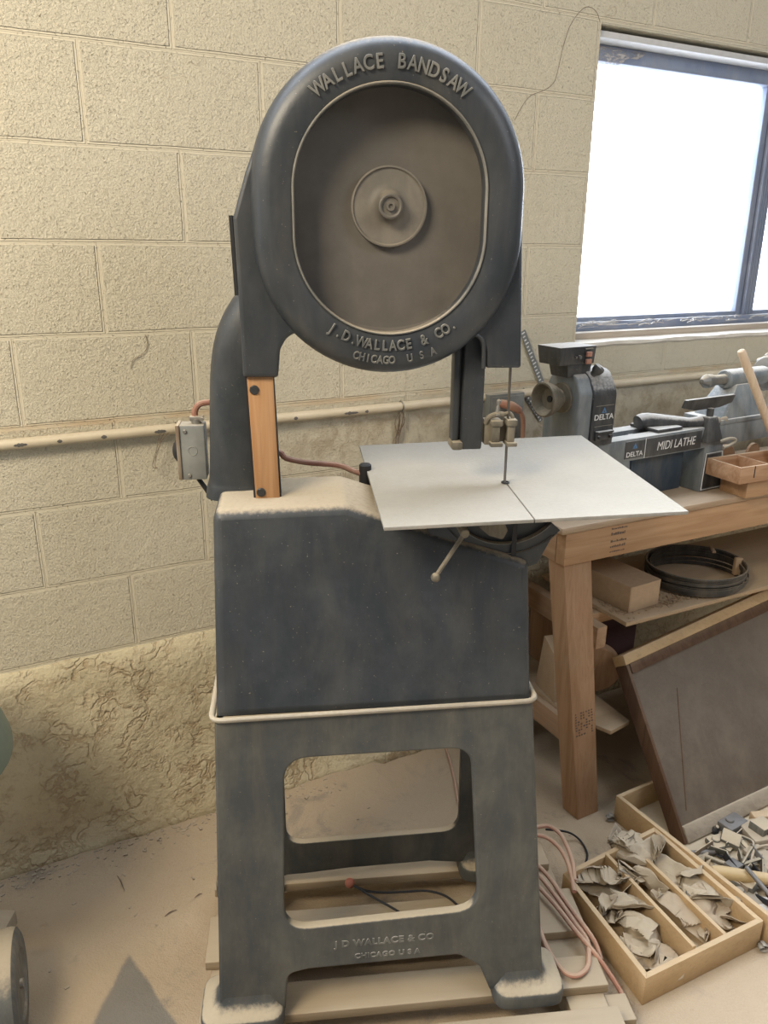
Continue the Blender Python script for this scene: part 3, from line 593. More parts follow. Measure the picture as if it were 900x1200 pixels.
# blade guide post
q = [SF.onb(*p, 1.445) for p in ((541, 385), (572, 385), (569, 528), (541, 528))]
m = M(); m.box((q[3][0], 1.45, q[3][1]), (q[1][0], 1.475, 1.47), .004)
m.box((q[3][0] - .016, 1.462, q[3][1] + .012), (q[3][0] - .004, 1.495, 1.44), .002); m.box((q[3][0] - .009, 1.470, q[3][1] + .012), (q[3][0] + .004, 1.49, 1.44), .001)
T.part('guide_post', m, 'iron_guard')
m = M(); m.box((q[3][0] - .018, 1.448, q[3][1] - .001), (q[3][0] + .004, 1.496, q[3][1] + .016), .005); T.part('guide_post_cap', m, 'brown_steel')
# arch rib where the post leaves the guard
r1 = [SF.onb(*p, 1.421) for p in ((541, 399), (550, 392), (560, 393), (567, 403), (567, 432))]
m = M(); m.tube([(u, 1.424, z) for u, z in r1], .004, 8); T.part('guard_rib', m, 'iron_guard')
# blade guides
g0 = SF.onb(588, 505, 1.44); gu, gz = g0
m = M()
m.box((gu - .030, 1.452, gz - .030), (gu - .014, 1.482, gz + .018), .003)
m.box((gu - .022, 1.432, gz - .030), (gu + .002, 1.470, gz - .022), .002); m.box((gu + .010, 1.432, gz - .030), (gu + .030, 1.470, gz - .022), .002)
m.box((gu - .022, 1.436, gz + .008), (gu + .002, 1.472, gz + .020), .004); m.box((gu + .009, 1.436, gz + .008), (gu + .030, 1.472, gz + .022), .004)
m.box((gu - .018, 1.440, gz - .024), (gu - .003, 1.468, gz + .010), .002); m.box((gu + .012, 1.440, gz - .024), (gu + .026, 1.468, gz + .010), .002)
m.box((gu - .024, 1.462, gz - .026), (gu + .028, 1.474, gz + .014), .002)
GA = T.part('blade_guide', m, 'brown_steel')
m = M(); m.tube([(gu - .028, 1.455, gz + .012), (gu - .024, 1.45, gz + .024), (gu - .008, 1.448, gz + .031), (gu + .004, 1.448, gz + .030)], .005, 8)
m.tube([(gu + .004, 1.45, gz + .030), (gu + .016, 1.45, gz + .032), (gu + .023, 1.45, gz + .022), (gu + .022, 1.45, gz + .012)], .0035, 8)
T.part('guide_clamp', m, 'brown_steel', GA)
m = M(); m.prof((gu - .008, 1.450, gz + .028), (gu - .006, 1.450, gz + .06), [(0, .008), (.004, .008), (.006, .0045), (.012, .0040), (.020, .0028), (.022, .004), (.028, .0042), (.031, .002)], 12); T.part('wing_screw', m, 'steel', GA)
# blade
b0 = SF.onb(598, 432, 1.45); b1 = SF.onb(592, 566, 1.45)
m = M(); bm_ = .0010
def ribbon(m, p0, p1, th=.0009, wd=.0095, tw=.10):
    dx, dy = math.cos(tw), math.sin(tw); L = []
    for (u, z) in (p0, p1):
        L.append([(u + sx * th * dx - sy * wd / 2 * dy, 1.45 + sx * th * dy + sy * wd / 2 * dx, z) for sx, sy in ((-1, -1), (1, -1), (1, 1), (-1, 1))])
    m.loft(L)
ribbon(m, (b0[0], 1.43), (b1[0], 1.04)); T.part('blade', m, 'blade')
m = M(); m.tube([(x, v, 1.1795) for x, v in [(b1[0] + .007 * math.cos(t), 1.45 + .007 * math.sin(t)) for t in np.linspace(0, 2 * PI, 13)[:-1]]], .0016, 6, closed=True, smooth=0); T.part('table_throat', m, 'screw')
# ---- table: slightly tilted
ZT0 = 1.177; TILT = .029
def ont(x, y):
    u, v = SF.onz(x, y, ZT0)
    for _ in range(8): u, v = SF.onz(x, y, ZT0 + TILT * (u - .41))
    return u, v
cs = [ont(*p) for p in ((450, 618), (807, 599), (681, 510), (421, 522))]
s0, s1 = ont(594, 567), ont(627, 609)
zt = lambda u: ZT0 + TILT * (u - .41)
sl = .0012
fe = lambda u: cs[0][1] + (cs[1][1] - cs[0][1]) * (u - cs[0][0]) / (cs[1][0] - cs[0][0])
out = [cs[0], (s1[0] - sl, fe(s1[0])), (s0[0] - sl, s0[1]), (s0[0] + sl, s0[1]), (s1[0] + sl, fe(s1[0])), cs[1], cs[2], cs[3]]
m = M(); m.shape([out], .0065, lambda x, y, d: (x, y, zt(x) - .0065 + d), bev=.0008, seg=1)
TB = T.part('table', m, 'table', label='pale dust-covered square saw table')
m = M()
for (u0, u1, v0, v1) in ((.27, .64, 1.30, 1.31), (.27, .64, 1.70, 1.71), (.30, .31, 1.30, 1.71), (.60, .61, 1.30, 1.71)):
    m.box((u0, v0, zt((u0 + u1) / 2) - .026), (u1, v1, zt((u0 + u1) / 2) - .009), .002)
T.part('table_rib', m, 'iron', TB)
# trunnion: two nested arc plates under the table, right of the housing slope
tu, tz = SF.onb(590, 560, 1.40)
def arcplate(r0, r1, a0, a1, v0, v1, n=24, cz=tz):
    o = [(tu + r1 * math.cos(t), cz + r1 * math.sin(t)) for t in np.linspace(R_(a0), R_(a1), n)] + ([(tu + r0 * math.cos(t), cz + r0 * math.sin(t)) for t in np.linspace(R_(a1), R_(a0), n)] if r0 > 0 else [])
    m = M(); m.shape([o], v1 - v0, lambda x, y, d: (x, v0 + d, min(y, zt(x) - .010)), bev=.0015); return m
m = arcplate(0.0, .122, 190, 350, 1.374, 1.388); T.part('trunnion', m, 'iron')
oa = [(tu + .172 * math.cos(t), tz + .172 * math.sin(t)) for t in np.linspace(R_(205), R_(292), 20)] + [(tu + .138 * math.cos(t), tz + .138 * math.sin(t)) for t in np.linspace(R_(311), R_(200), 24)]
m = M(); m.shape([oa], .014, lambda x, y, d: (x, 1.358 + d, min(y, zt(x) - .010)), bev=.0015)
m.add(*(lambda a_: (a_.v, a_.f))(arcplate(.118, .142, 200, 318, 1.362, 1.374)))
T.part('trunnion_slide', m, 'iron')
for r_ in (.1195, .1415):
    m = M(); pts_ = [(tu + r_ * math.cos(t), 1.3615, tz + r_ * math.sin(t)) for t in np.linspace(R_(205), R_(315), 28)]; m.tube([p_ for p_ in pts_ if p_[2] < zt(p_[0]) - .012], .0010, 6, smooth=0); T.part('trunnion_edge', m, 'rim')
u_, z_ = SF.onb(603, 632, 1.355); m = M(); m.box((u_ - .0045, 1.3555, z_ - .035), (u_ + .0045, 1.358, zt(u_) - .008)); T.part('blade_slot', m, 'black')
o_ = [SF.onb(*p, 1.36) for p in ((560, 616), (572, 626), (588, 631), (594, 620), (590, 611), (562, 611))]
m = M(); m.shape([fillet([(*p, .006) for p in o_], .006)], .008, lambda x, y, d: (x, 1.352 + d, y), bev=.001); T.part('trunnion_lug', m, 'brown_steel')
# tilt clamp lever
c = SF.onb(545, 626, 1.30); k = SF.onb(511, 678, 1.265)
m = M(); m.cyl((c[0], 1.300, c[1]), (c[0] - .004, 1.39, c[1] + .012), .0085, bev=.001); m.cyl((c[0] - .03, 1.35, c[1] + .013), (c[0] + .022, 1.352, c[1] + .013), .006)
CL = T.part('clamp_bolt', m, 'brown_steel')
m = M(); m.tube([(c[0] - .002, 1.306, c[1] - .004), (k[0], 1.272, k[1])], .0042, 10, smooth=0); m.sphere((k[0], 1.270, k[1]), .0085); T.part('lever', m, 'brown_steel', CL, label='clamp lever with ball end')
# ---- switch box on the column
x0, z1 = SF.onb(205, 499, 1.555); x1, z0 = SF.onb(243, 562, 1.555)
m = M(); m.box((x0 + .006, 1.555, z0), (x1, 1.60, z1), .003); SB = T.part('switch_box', m, 'box_steel', label='grey metal switch box on the column')
m = M(); m.box((x0, 1.551, z0 + .001), (x0 + .0075, 1.603, z1 + .001), .002); T.part('switch_plate', m, 'rust', SB)
m = M(); m.prof((x0 + .001, 1.578, (z0 + z1) / 2), (x0 - .03, 1.578, (z0 + z1) / 2), [(0, .022), (.004, .022), (.010, .015), (.012, .008), (.012, 0)], 24); T.part('switch_knob', m, 'black', SB)
for (uu, zz, rr) in ((x0 + .018, z1 - .012, .004), (x0 + .021, z0 + .009, .004)):
    m = M(); m.cyl((uu, 1.556, zz), (uu, 1.552, zz), rr, bev=.001, n=14); T.part('screw', m, 'steel', SB)
m = M(); m.tube([(( x0 + x1) / 2 + .003 + .009 * math.cos(t), 1.5548, (z0 + z1) / 2 + .004 + .009 * math.sin(t)) for t in np.linspace(0, 2 * PI, 17)[:-1]], .0008, 6, closed=True, smooth=0); T.part('knockout', m, 'box_steel', SB)
m = M(); cu_, cz_ = SF.onb(230, 490, 1.575)
m.cyl((cu_, 1.575, z1 - .001), (cu_, 1.575, z1 + .010), .010, n=16); m.box((cu_ - .013, 1.567, z1 + .005), (cu_ + .015, 1.583, z1 + .016), .003); m.cyl((cu_ + .012, 1.56, z1 + .010), (cu_ + .012, 1.568, z1 + .010), .004, n=12)
T.part('cord_clamp', m, 'steel', SB)
m = M(); m.tube([(cu_ - .002, 1.575, z1 + .012), (cu_ - .001, 1.575, z1 + .026), (cu_ + .008, 1.576, z1 + .038), (cu_ + .026, 1.578, z1 + .041), (cu_ + .04, 1.58, z1 + .038)], .0062, 10); T.part('cord', m, 'redcord', SB)
m = M(); p0 = SF.onb(235, 562, 1.575); p1 = SF.onb(250, 585, 1.575); m.tube([(p0[0] - .004, 1.575, p0[1] + .002), (p0[0] + .006, 1.575, p0[1] - .014), (p1[0], 1.572, p1[1])], .005, 8); T.part('cord', m, 'black', SB)
# raised lettering on the stand
m = M()
def flat(cx, cz, sx=1.0, slope=0.0): return lambda x, y, d: (cx + x, vf(cz) + (.002 - d) - 0.0 - (cz - (cz + y + slope * x)) * .078, cz + y + slope * x)
c1 = tf(451, 1102); c2 = tf(454, 1117)
m.text('J D WALLACE & CO', .021, flat(c1[0], c1[1] - .007), .005, .0006, spacing=1.12, weight=.0004); T.part('raised_lettering', m, 'letter', ang=60); m = M(); m.text('CHICAGO U S A', .0165, flat(c2[0], c2[1] - .006), .005, .0006, spacing=1.15, weight=.0003)
T.part('raised_lettering', m, 'letter', ang=60)

# cord from the motor to the connector left of the table
m = M(); pts = [(320, 529), (335, 537), (360, 542), (395, 545), (412, 551), (425, 556)]
pp = [SF.onb(x, y, 1.60) for x, y in pts]; m.tube([(pp[0][0] - .12, 1.60, pp[0][1] - .02)] + [(u, 1.60, z) for u, z in pp], .0058, 10)
cT = Thing('power_cord', 'dull red cord with black plug running behind the wood strip to the saw table', 'cord', (0.0, 1.60, 1.20), SF)
cT.part('cord', m, 'redcord')
u, z = SF.onb(428, 553, 1.60); m = M(); m.cyl((u, 1.60, z - .03), (u, 1.60, z + .018), .013, bev=.003); cT.part('plug', m, 'black')

# bungee with a red ball on the pallet
m = M(); bz = .098; P0 = SF.onz(410, 1036, .10)
Tb = Thing('ball_bungee', 'black bungee loop with a red ball lying on a plank inside the saw stand', 'bungee', (P0[0], P0[1], .09), SF)
Tb.part('ball', M().sphere((P0[0], P0[1], .1035), .0125), 'bead')
def sz(x, y, z): a_, b_ = SF.onz(x, y, z); return (a_, b_, z)
Tb.part('elastic_cord', M().tube([sz(415, 1038, .105), sz(430, 1044, .098), sz(450, 1046, .096), sz(475, 1045, .096), sz(500, 1044, .096), sz(520, 1049, .097), sz(533, 1058, .100), sz(541, 1068, .101)], .0028, 8), 'black')
Tb.part('elastic_cord', M().tube([sz(415, 1038, .105), sz(440, 1053, .098), sz(460, 1064, .098), sz(482, 1078, .100)], .0028, 8), 'screw')

# ================================================================== WALL FITTINGS
T = Thing('conduit_pipe', 'cream painted conduit pipe running along the block wall behind the bandsaw', 'pipe', (0, -.025, 1.18), WF)
m = M(); m.tube([(-2.2, -.02, 1.181), (-1.0, -.02, 1.179), (-.3, -.02, 1.180), (.06, -.02, 1.181), (.40, -.018, 1.184), (.8, -.016, 1.187), (2.2, -.016, 1.187)], .0125, 14, smooth=6); T.part('pipe', m, 'pipe')
def pip(px, py): return WF.onb(px, py, -.033)
for (px, L_) in ((24, .030), (70, .012), (122, .014), (188, .03), (347, .012), (412, .045), (430, .012)):
    a, z = pip(px, 0 + 524 - px * .0955); rr = random.Random(px)
    loops = []
    for k in range(9):
        t = k / 8; hw = .55 * math.sin(PI * t) ** .6 * (1 + rr.uniform(-.3, .3)) + .02
        loops.append([(a - L_ / 2 + L_ * t, -.02 - .01285 * math.cos(-.15 + hw * s_), 1.1795 + .01285 * math.sin(-.15 + hw * s_)) for s_ in (-.6, -.2, .2, .6)] + [(a - L_ / 2 + L_ * t, -.0215, 1.1795)])
    m = M(); m.loft(loops); T.part('bare_patch', m, 'chip', label='bare patch where paint has flaked off')
a, z = WF.onb(470, 482, -.02)
for (aa) in (a, -.60):
    m = M(); m.tube([(aa, -.02 + .0145 * math.cos(t), 1.1805 + .0145 * math.sin(t)) for t in np.linspace(.3, 2 * PI - .3, 16)], .0022, 6, smooth=0)
    T.part('pipe_clamp', m, 'steel')
# hanging dirt strands
m = M(); rr = random.Random(3)
for k in range(9):
    x0_ = a + rr.uniform(-.008, .008); m.tube([(x0_, -.02, 1.165), (x0_ + rr.uniform(-.01, .01), -.015, 1.13), (a - .01 + rr.uniform(-.012, .012), -.012, 1.08), (a - .012 + rr.uniform(-.012, .012), -.01, 1.04)], rr.uniform(.0005, .0014), 4)
single('cobweb', m, 'rust', 'rusty brown cobweb strand hanging from the pipe clamp behind the table', 'cobweb', (a, -.015, 1.10), WF)
m = M(); q0, q1, q2, q3, q4 = [WF.onb(*p, -.03) for p in ((204, 504), (192, 508), (186, 520), (180, 545), (183, 549))]
for k in range(4):
    e = lambda p, s_=.004: (p[0] + rr.uniform(-s_, s_), -.03, p[1] + rr.uniform(-s_, s_)); m.tube([e(q0), e(q1, .006), e(q2, .006), e(q3), e(q4)], .0008, 4)
single('cobweb', m, 'rust', 'thin brown strand dangling beside the grey switch box', 'cobweb', (q2[0], -.03, q2[1]), WF)
m = M(); q = [WF.onb(*p, -.004) for p in ((170, 392), (173, 402), (170, 412), (162, 418), (156, 422), (153, 432))]
m.tube([(u, -.003, z) for u, z in q], .0008, 4); single('cobweb', m, 'rust', 'fine curled strand on the wall left of the column', 'cobweb', (q[2][0], 0, q[2][1]), WF)

# outlet with a red plug behind the blade guide
x0, z1 = WF.onb(574, 463, -.05); x1, z0 = WF.onb(612, 512, -.05)
T = Thing('wall_outlet', 'grey metal outlet box low on the wall behind the blade guide', 'outlet', ((x0 + x1) / 2, 0, (z0 + z1) / 2), WF)
m = M(); m.box((x0, -.05, z0 - .02), (x1, -.001, z1), .004); T.part('box', m, 'box_steel')
m = M(); m.box((x0 + .006, -.054, z0 - .012), (x1 - .006, -.0505, z1 - .008), .001); T.part('cover_plate', m, 'box_steel')
T = Thing('plug_cord', 'red plug and drooping red cord coming out of the wall outlet', 'cord', (x0 + .03, -.08, z1 - .03), WF)
c_ = [WF.onb(*p, -.085) for p in ((592, 474), (600, 476), (608, 481), (612, 490), (614, 505), (613, 530), (612, 560))]
m = M(); m.tube([(c_[0][0], -.06, c_[0][1]), (c_[1][0], -.085, c_[1][1]), (c_[2][0], -.088, c_[2][1])], [.012, .014, .011], 12); T.part('plug', m, 'cord')
m = M(); m.tube([(c_[2][0], -.088, c_[2][1]), (c_[3][0], -.088, c_[3][1])] + [(u, -.08, z) for u, z in c_[4:]], .007, 10); T.part('cord', m, 'cord')

# steel rules hanging on the wall
def rule(p, q_, wdt, label, off, n=14):
    a0, z0_ = WF.onb(*p, -off); a1, z1_ = WF.onb(*q_, -off); d = np.array([a1 - a0, z1_ - z0_]); L_ = np.linalg.norm(d); d /= L_; nn = np.array([-d[1], d[0]])
    Tt = Thing('steel_rule', label, 'ruler', (a0, -off, z0_), WF, 'steel rules hanging on the wall')
    def mp(s_, w_): return (a0 + d[0] * s_ + nn[0] * w_, z0_ + d[1] * s_ + nn[1] * w_)
    m = M(); m.shape([[mp(0, -wdt / 2), mp(L_, -wdt / 2), mp(L_, wdt / 2), mp(0, wdt / 2)]], .002, lambda x, y, dd: (x, -off - dd, y)); Tt.part('blade', m, 'ruler')
    m = M()
    for k in range(n):
        s_ = L_ * (k + .4) / n; m.shape([[mp(s_, -wdt * .32), mp(s_ + L_ / n * .32, -wdt * .32), mp(s_ + L_ / n * .32, wdt * (.1 if k % 3 else .3)), mp(s_, wdt * (.1 if k % 3 else .3))]], .0004, lambda x, y, dd: (x, -off - .0021 - dd, y))
    Tt.part('graduations', m, 'white_print')
rule((612, 388), (643, 472), .020, 'long grey steel rule slanting down the wall behind the guard', .006, 22)
rule((612, 456), (634, 486), .013, 'short grey steel rule, upper of the two crossing beside the lathe faceplate', .010, 8)
rule((617, 466), (634, 493), .014, 'short grey steel rule, lower of the two beside the lathe faceplate', .004, 8)

# ================================================================== WORKBENCH
T = Thing('workbench', 'rough pine workbench carrying the lathe under the window', 'workbench', (.4, .2, 0), BF)
BD = .40
m = M(); m.box((-.02, -.006, .884), (1.9, BD, .905), .006); T.part('bench_top', m, 'ply')
m = M(); m.box((0, 0, .790), (1.9, .038, .8835), .003); T.part('front_rail', m, 'pine', ang=30)
m = M(); m.box((0, .039, .790), (.038, BD, .8835), .003); T.part('side_rail', m, 'pine_y')
m = M(); m.box((.039, BD - .038, .790), (1.9, BD, .8835), .003); T.part('back_rail', m, 'pine')
fb = lambda p, z: BF.onz(*p, z)
lb = [fb((677, 961), 0), fb((701, 951), 0)]; lt = [fb((661, 662), .79), fb((693, 654), .79)]
d1 = np.array([lb[0], lb[1]]); t1 = np.array([lt[0], lt[1]])
offb = np.array([-.006, .062]); 
m = M(); m.hexa([(*d1[0], 0), (*d1[1], 0), (*(d1[1] + offb), 0), (*(d1[0] + offb), 0)], [(*t1[0], .7895), (*t1[1], .7895), (*(t1[1] + offb), .7895), (*(t1[0] + offb), .7895)], .002); LEG = T.part('leg', m, 'pine_z')
print('leg', d1, t1)
m = M(); m.box((.0, BD - .1, 0), (.085, BD - .04, .79), .003); T.part('leg', m, 'panelwood')
m = M(); m.box((1.75, 0, 0), (1.84, .062, .79), .003); T.part('leg', m, 'pine_z')
# shelf and its bearers
m = M(); m.box((.255, -.002, .552), (1.7, BD, .566), .002); T.part('shelf', m, 'mdf')
p = fb((638, 685), .55); q = fb((716, 737), .515)
m = M(); m.hexa([(.175, .03, .48), (.213, .03, .48), (.213, BD, .48), (.175, BD, .48)], [(.175, .03, .551), (.213, .03, .551), (.213, BD, .551), (.175, BD, .551)], .003); T.part('shelf_bearer', m, 'pine_y')
m = M(); m.box((.213, .11, .515), (1.6, .145, .551), .002); T.part('shelf_bearer', m, 'pine')
pl = [fb(p_, .255) for p_ in ((612, 795), (664, 836), (716, 857), (738, 845))]
m = M(); m.hexa([(x, y, .243) for x, y in (pl[1], pl[2], pl[3], (pl[3][0] + .02, BD - .02), (pl[0][0] + .0, BD - .02))], [(x, y, .256) for x, y in (pl[1], pl[2], pl[3], (pl[3][0] + .02, BD - .02), (pl[0][0], BD - .02))], .001); T.part('lower_shelf', m, 'mdf')
g0_, g1_ = fb((618, 812), .24), fb((667, 850), .24)
dd = np.array(g1_) - np.array(g0_)
m = M(); m.hexa([(*g1_, .165), (g1_[0] + .03, g1_[1] + .02, .165), (g0_[0] + .03, g0_[1] + .02, .165), (*g0_, .165)], [(*g1_, .2425), (g1_[0] + .03, g1_[1] + .02, .2425), (g0_[0] + .03, g0_[1] + .02, .2425), (*g0_, .2425)], .002); T.part('lower_bearer', m, 'pine_y')
# faded grade stamps on the rail and the leg
rs = random.Random(8); m = M()
a0, z0_ = BF.onb(716, 632, -.0006)
for r_, (yy, hh) in enumerate(((.072, .005), (.055, .010), (.034, .007), (.018, .008), (.004, .004))):
    x = a0
    while x < a0 + .052: wv = rs.uniform(.002, .007); m.box((x, -.0008, .80 + yy), (x + wv, -.0001, .80 + yy + hh * rs.uniform(.5, 1))); x += wv + rs.uniform(.001, .003)
T.part('grade_stamp', m, 'stamp', label='faded dark grade stamp')
m = M()
for r_ in range(9):
    y_ = 833 + r_ * 2.6
    for c_i in range(7):
        if rs.random() < .35: continue
        x_ = 676 + c_i * 3.0 + rs.uniform(-.5, .5); k_ = (y_ - 654) / (951 - 654)
        z_ = .79 * (1 - k_) ** 1.0
        t_ = 1 - z_ / .79
        # place it on the leg's front face
        A0 = t1[0] + (d1[0] - t1[0]) * t_; A1 = t1[1] + (d1[1] - t1[1]) * t_; s_ = .12 + c_i / 7 * .8
        Pc = A0 + (A1 - A0) * s_; dx = (A1 - A0) / np.linalg.norm(A1 - A0); w_ = rs.uniform(.003, .006); zz = .335 - r_ * .0085; t_ = 1 - zz / .79
        A0 = t1[0] + (d1[0] - t1[0]) * t_; A1 = t1[1] + (d1[1] - t1[1]) * t_; Pc = A0 + (A1 - A0) * s_; n_ = np.array([dx[1], -dx[0]])
        q_ = Pc + n_ * .0006; e_ = q_ + dx * w_; b_ = Pc - n_ * .001; f_ = b_ + dx * w_
        m.hexa([(*q_, zz), (*e_, zz), (*f_, zz), (*b_, zz)], [(*q_, zz + .004), (*e_, zz + .004), (*f_, zz + .004), (*b_, zz + .004)])
T.part('grade_stamp', m, 'stamp', LEG)

# cardboard box on the shelf
A_ = np.array(fb((736, 719), .567)); B__ = np.array(fb((771, 708), .567)); e = (B__ - A_); ln = np.linalg.norm(e); e /= ln; pv = np.array([-e[1], e[0]])
hbx = .085
m = M(); C_ = A_ + pv * .27; D_ = B__ + pv * .27
m.hexa([(*A_, .567), (*B__, .567), (*D_, .567), (*C_, .567)], [(*A_, .567 + hbx), (*B__, .567 + hbx), (*D_, .567 + hbx), (*C_, .567 + hbx)], .0015)
cb = Thing('cardboard_box', 'plain brown cardboard box on the shelf beside the black coil', 'box', (A_[0], A_[1], .567), BF)
cb.part('carton', m, 'card')
m = M(); mid = (A_ + B__) / 2; m.box((A_[0] - .0, A_[1], .5675 + hbx), (A_[0] + .0005, A_[1] + .0005, .568 + hbx))
E_ = A_ - pv * .0012; F_ = B__ - pv * .0012; m = M(); m.hexa([(*(E_ + e * .003), .57), (*(F_ - e * .003), .57), (*(F_ - e * .003 + pv * .0005), .57), (*(E_ + e * .003 + pv * .0005), .57)], [(*(E_ + e * .003), .566 + hbx), (*(F_ - e * .003), .566 + hbx), (*(F_ - e * .003 + pv * .0005), .566 + hbx), (*(E_ + e * .003 + pv * .0005), .566 + hbx)])
cb.part('end_flap', m, 'card')
# coiled blades
cc = fb((815, 671), .595); 
T = Thing('blade_coil', 'coil of dark bandsaw blades lying on the shelf under the bench', 'coil', (cc[0], cc[1], .567), BF)
rc = random.Random(4)
for k in range(9):
    m = M(); r0 = .155 + rc.uniform(-.008, .010); z_ = .5745 + k * .0060; ox, oy = rc.uniform(-.008, .008), rc.uniform(-.006, .006); tx, ty = rc.uniform(-.05, .05), rc.uniform(-.04, .04)
    loops = []
    for j in range(48):
        t = 2 * PI * j / 48; x = cc[0] + ox + r0 * math.cos(t) * 1.03; y = cc[1] + oy + r0 * math.sin(t) * .95; zz = z_ + (tx * math.cos(t) + ty * math.sin(t)) * r0 * .3 + .004
        loops.append([(x - .001 * math.cos(t), y - .001 * math.sin(t), zz - .006), (x + .001 * math.cos(t), y + .001 * math.sin(t), zz - .006), (x + .001 * math.cos(t), y + .001 * math.sin(t), zz + .006), (x - .001 * math.cos(t), y - .001 * math.sin(t), zz + .006)])
    m.loft(loops, closed=True); 
    if k in (4, 8): m.tube([(cc[0] + ox + (r0 + .004) * math.cos(t) * 1.03, cc[1] + oy + (r0 + .004) * math.sin(t) * .95, z_ + .010) for t in np.linspace(0, 2 * PI, 41)[:-1]], .0042, 8, closed=True, smooth=0)
    T.part('blade_loop', m, 'coil')
for ang_, L_ in ((-20, .03),):
    t = R_(ang_); x, y = cc[0] + .15 * math.cos(t), cc[1] + .145 * math.sin(t); m = M(); m.box((x - .012, y - .005, .580), (x + .014, y + .012, .640), .003, rot=t); T.part('tape_tie', m, 'card')
m = M(); t_ = fb((842, 640), .66)
# loose wood scrap lying in the coil
s_ = fb((835, 648), .63); m.box((s_[0] - .035, s_[1] - .008, .642), (s_[0] + .025, s_[1] + .004, .648), .001, rot=.9)
single('wood_scrap', m, 'pine', 'thin wood splinter lying across the blade coil', 'wood scrap', (s_[0], s_[1], .667), BF)
# sawdust heap on the shelf edge
def heap(name, label, pts, z0, h, mat, frame, seed, n=220, size=.006):
    rr = random.Random(seed); m = M()
    for k in range(n):
        i = rr.randrange(len(pts)); c_ = pts[i]; x = c_[0] + rr.gauss(0, c_[2]); y = c_[1] + rr.gauss(0, c_[3]); s_ = size * rr.uniform(.4, 1.2)
        m.box((x - s_, y - s_ * .5, z0), (x + s_, y + s_ * .5, z0 + s_ * .25 + h * rr.random()), 0, rot=rr.uniform(0, 3))
    o = single(name, m, mat, label, 'wood shavings', (pts[0][0], pts[0][1], z0), frame); o['kind'] = 'stuff'
heap('wood_shavings', 'fine wood shavings scattered on the shelf around the cardboard box', [(.42, .05, .05, .012), (.52, .06, .06, .02), (.29, .10, .012, .05), (.60, .05, .05, .012)], .5665, .004, 'mdf', BF, 3, 420, .0035)

# boards and boxes on the lower shelf
p0 = np.array(fb((627, 800), .257)); p1 = np.array(fb((649, 824), .257)); e = p1 - p0; e /= np.linalg.norm(e); n_ = np.array([-e[1], e[0]]); n_ = -n_ if n_[0] < 0 else n_
p1 = p0 + e * .125; hh = .19
m = M(); m.hexa([(*p0, .257), (*p1, .257), (*(p1 + n_ * .03), .257), (*(p0 + n_ * .03), .257)], [(*(p0 + e * .035), .257 + hh), (*(p1 - e * .02), .257 + hh - .03), (*(p1 + n_ * .03 - e * .02), .257 + hh - .03), (*(p0 + n_ * .03 + e * .035), .257 + hh)], .002)
single('wood_block', m, 'mdf', 'upright pale offcut block left of the bench leg', 'wood block', (*p1, .257), BF)
m = M(); q = fb((657, 800), .257); m.box((q[0] + .02, q[1] + .09, .257), (q[0] + .05, q[1] + .21, .45), .002); single('wood_block', m, 'pine_z', 'taller reddish offcut standing behind the pale block', 'wood block', (q[0] + .03, q[1] + .1, .257), BF)
dc = fb((700, 822), .257); m = M(); m.cyl((dc[0] + .01, dc[1] + .04, .346), (dc[0] + .03, dc[1] + .07, .350), .085, n=40, bev=.003)
Dk = Thing('wooden_disc', 'round plywood disc standing on edge behind the bench leg', 'disc', (dc[0], dc[1] + .04, .257), BF); Dk.part('disc', m, 'pine_z')
m = M(); m.cyl((dc[0] - .03, dc[1] + .035, .352), (dc[0] + .015, dc[1] + .045, .350), .006, n=12); m.cyl((dc[0] - .03, dc[1] + .035, .385), (dc[0] + .015, dc[1] + .045, .383), .004, n=12); Dk.part('bolt', m, 'steel')
m = M(); m.box((.27, .16, .257), (.47, .36, .50), .004, rot=.1)
mb = Thing('storage_box', 'dark maroon box under the shelf behind the leaning panel', 'box', (.37, .26, .257), BF); mb.part('body', m, 'maroon')
m = M(); m.box((.268, .158, .455), (.472, .362, .505), .004, rot=.1); mb.part('lid', m, 'maroon')
m = M(); c0 = [fb(p_, .5) for p_ in ((640, 680), (648, 700), (646, 730), (636, 745))]
m.tube([(.02, .30, .50), (.035, .29, .46), (.03, .28, .41), (-.0, .27, .36), (-.02, .25, .33)], .003, 8)
single('cable', m, 'black', 'thin black cable hanging behind the left bench leg', 'cable', (.03, .28, .4), BF)

# ================================================================== LATHE
T = Thing('wood_lathe', 'grey benchtop wood lathe on the workbench below the window', 'lathe', (0, .07, .9055), LF)
m = M()
m.box((-.50, 0, 1.042), (.75, .045, 1.107), .003); m.box((-.50, .085, 1.042), (.75, .13, 1.107), .003)
for a in (-.5, -.3, -.05, .2, .45, .7): m.box((a, .04, 1.045), (a + .02, .09, 1.095))
BED = T.part('bed', m, 'lathe')
m = M(); m.box((-.395, -.0015, 1.050), (-.318, .001, 1.100), .0005); T.part('label_plate', m, 'lathe_black', BED)
m = M(); m.box((-.313, -.0015, 1.046), (-.075, .001, 1.1005), .0005); T.part('label_plate', m, 'lathe_black', BED)
lf = lambda cx, cz, b=-.0016, sh=0.0: (lambda x, y, d: (cx + x + sh * y, b - d, cz + y))
m = M(); m.text('MIDI LATHE', .036, lambda x, y, d: (-.185 + x * .86 + .12 * y, -.0016 - d, 1.061 + y), .0006, 0); T.part('lettering', m, 'white_print', BED); m = M(); m.box((-.3165, -.0022, 1.045), (-.3145, -.001, 1.102)); T.part('plate_edge', m, 'white_print', BED)
m = M(); m.text('DELTA', .020, lambda x, y, d: (-.357 + x * 1.1, -.0016 - d, 1.055 + y), .0006, 0, weight=.0003); T.part('lettering', m, 'white_print', BED)
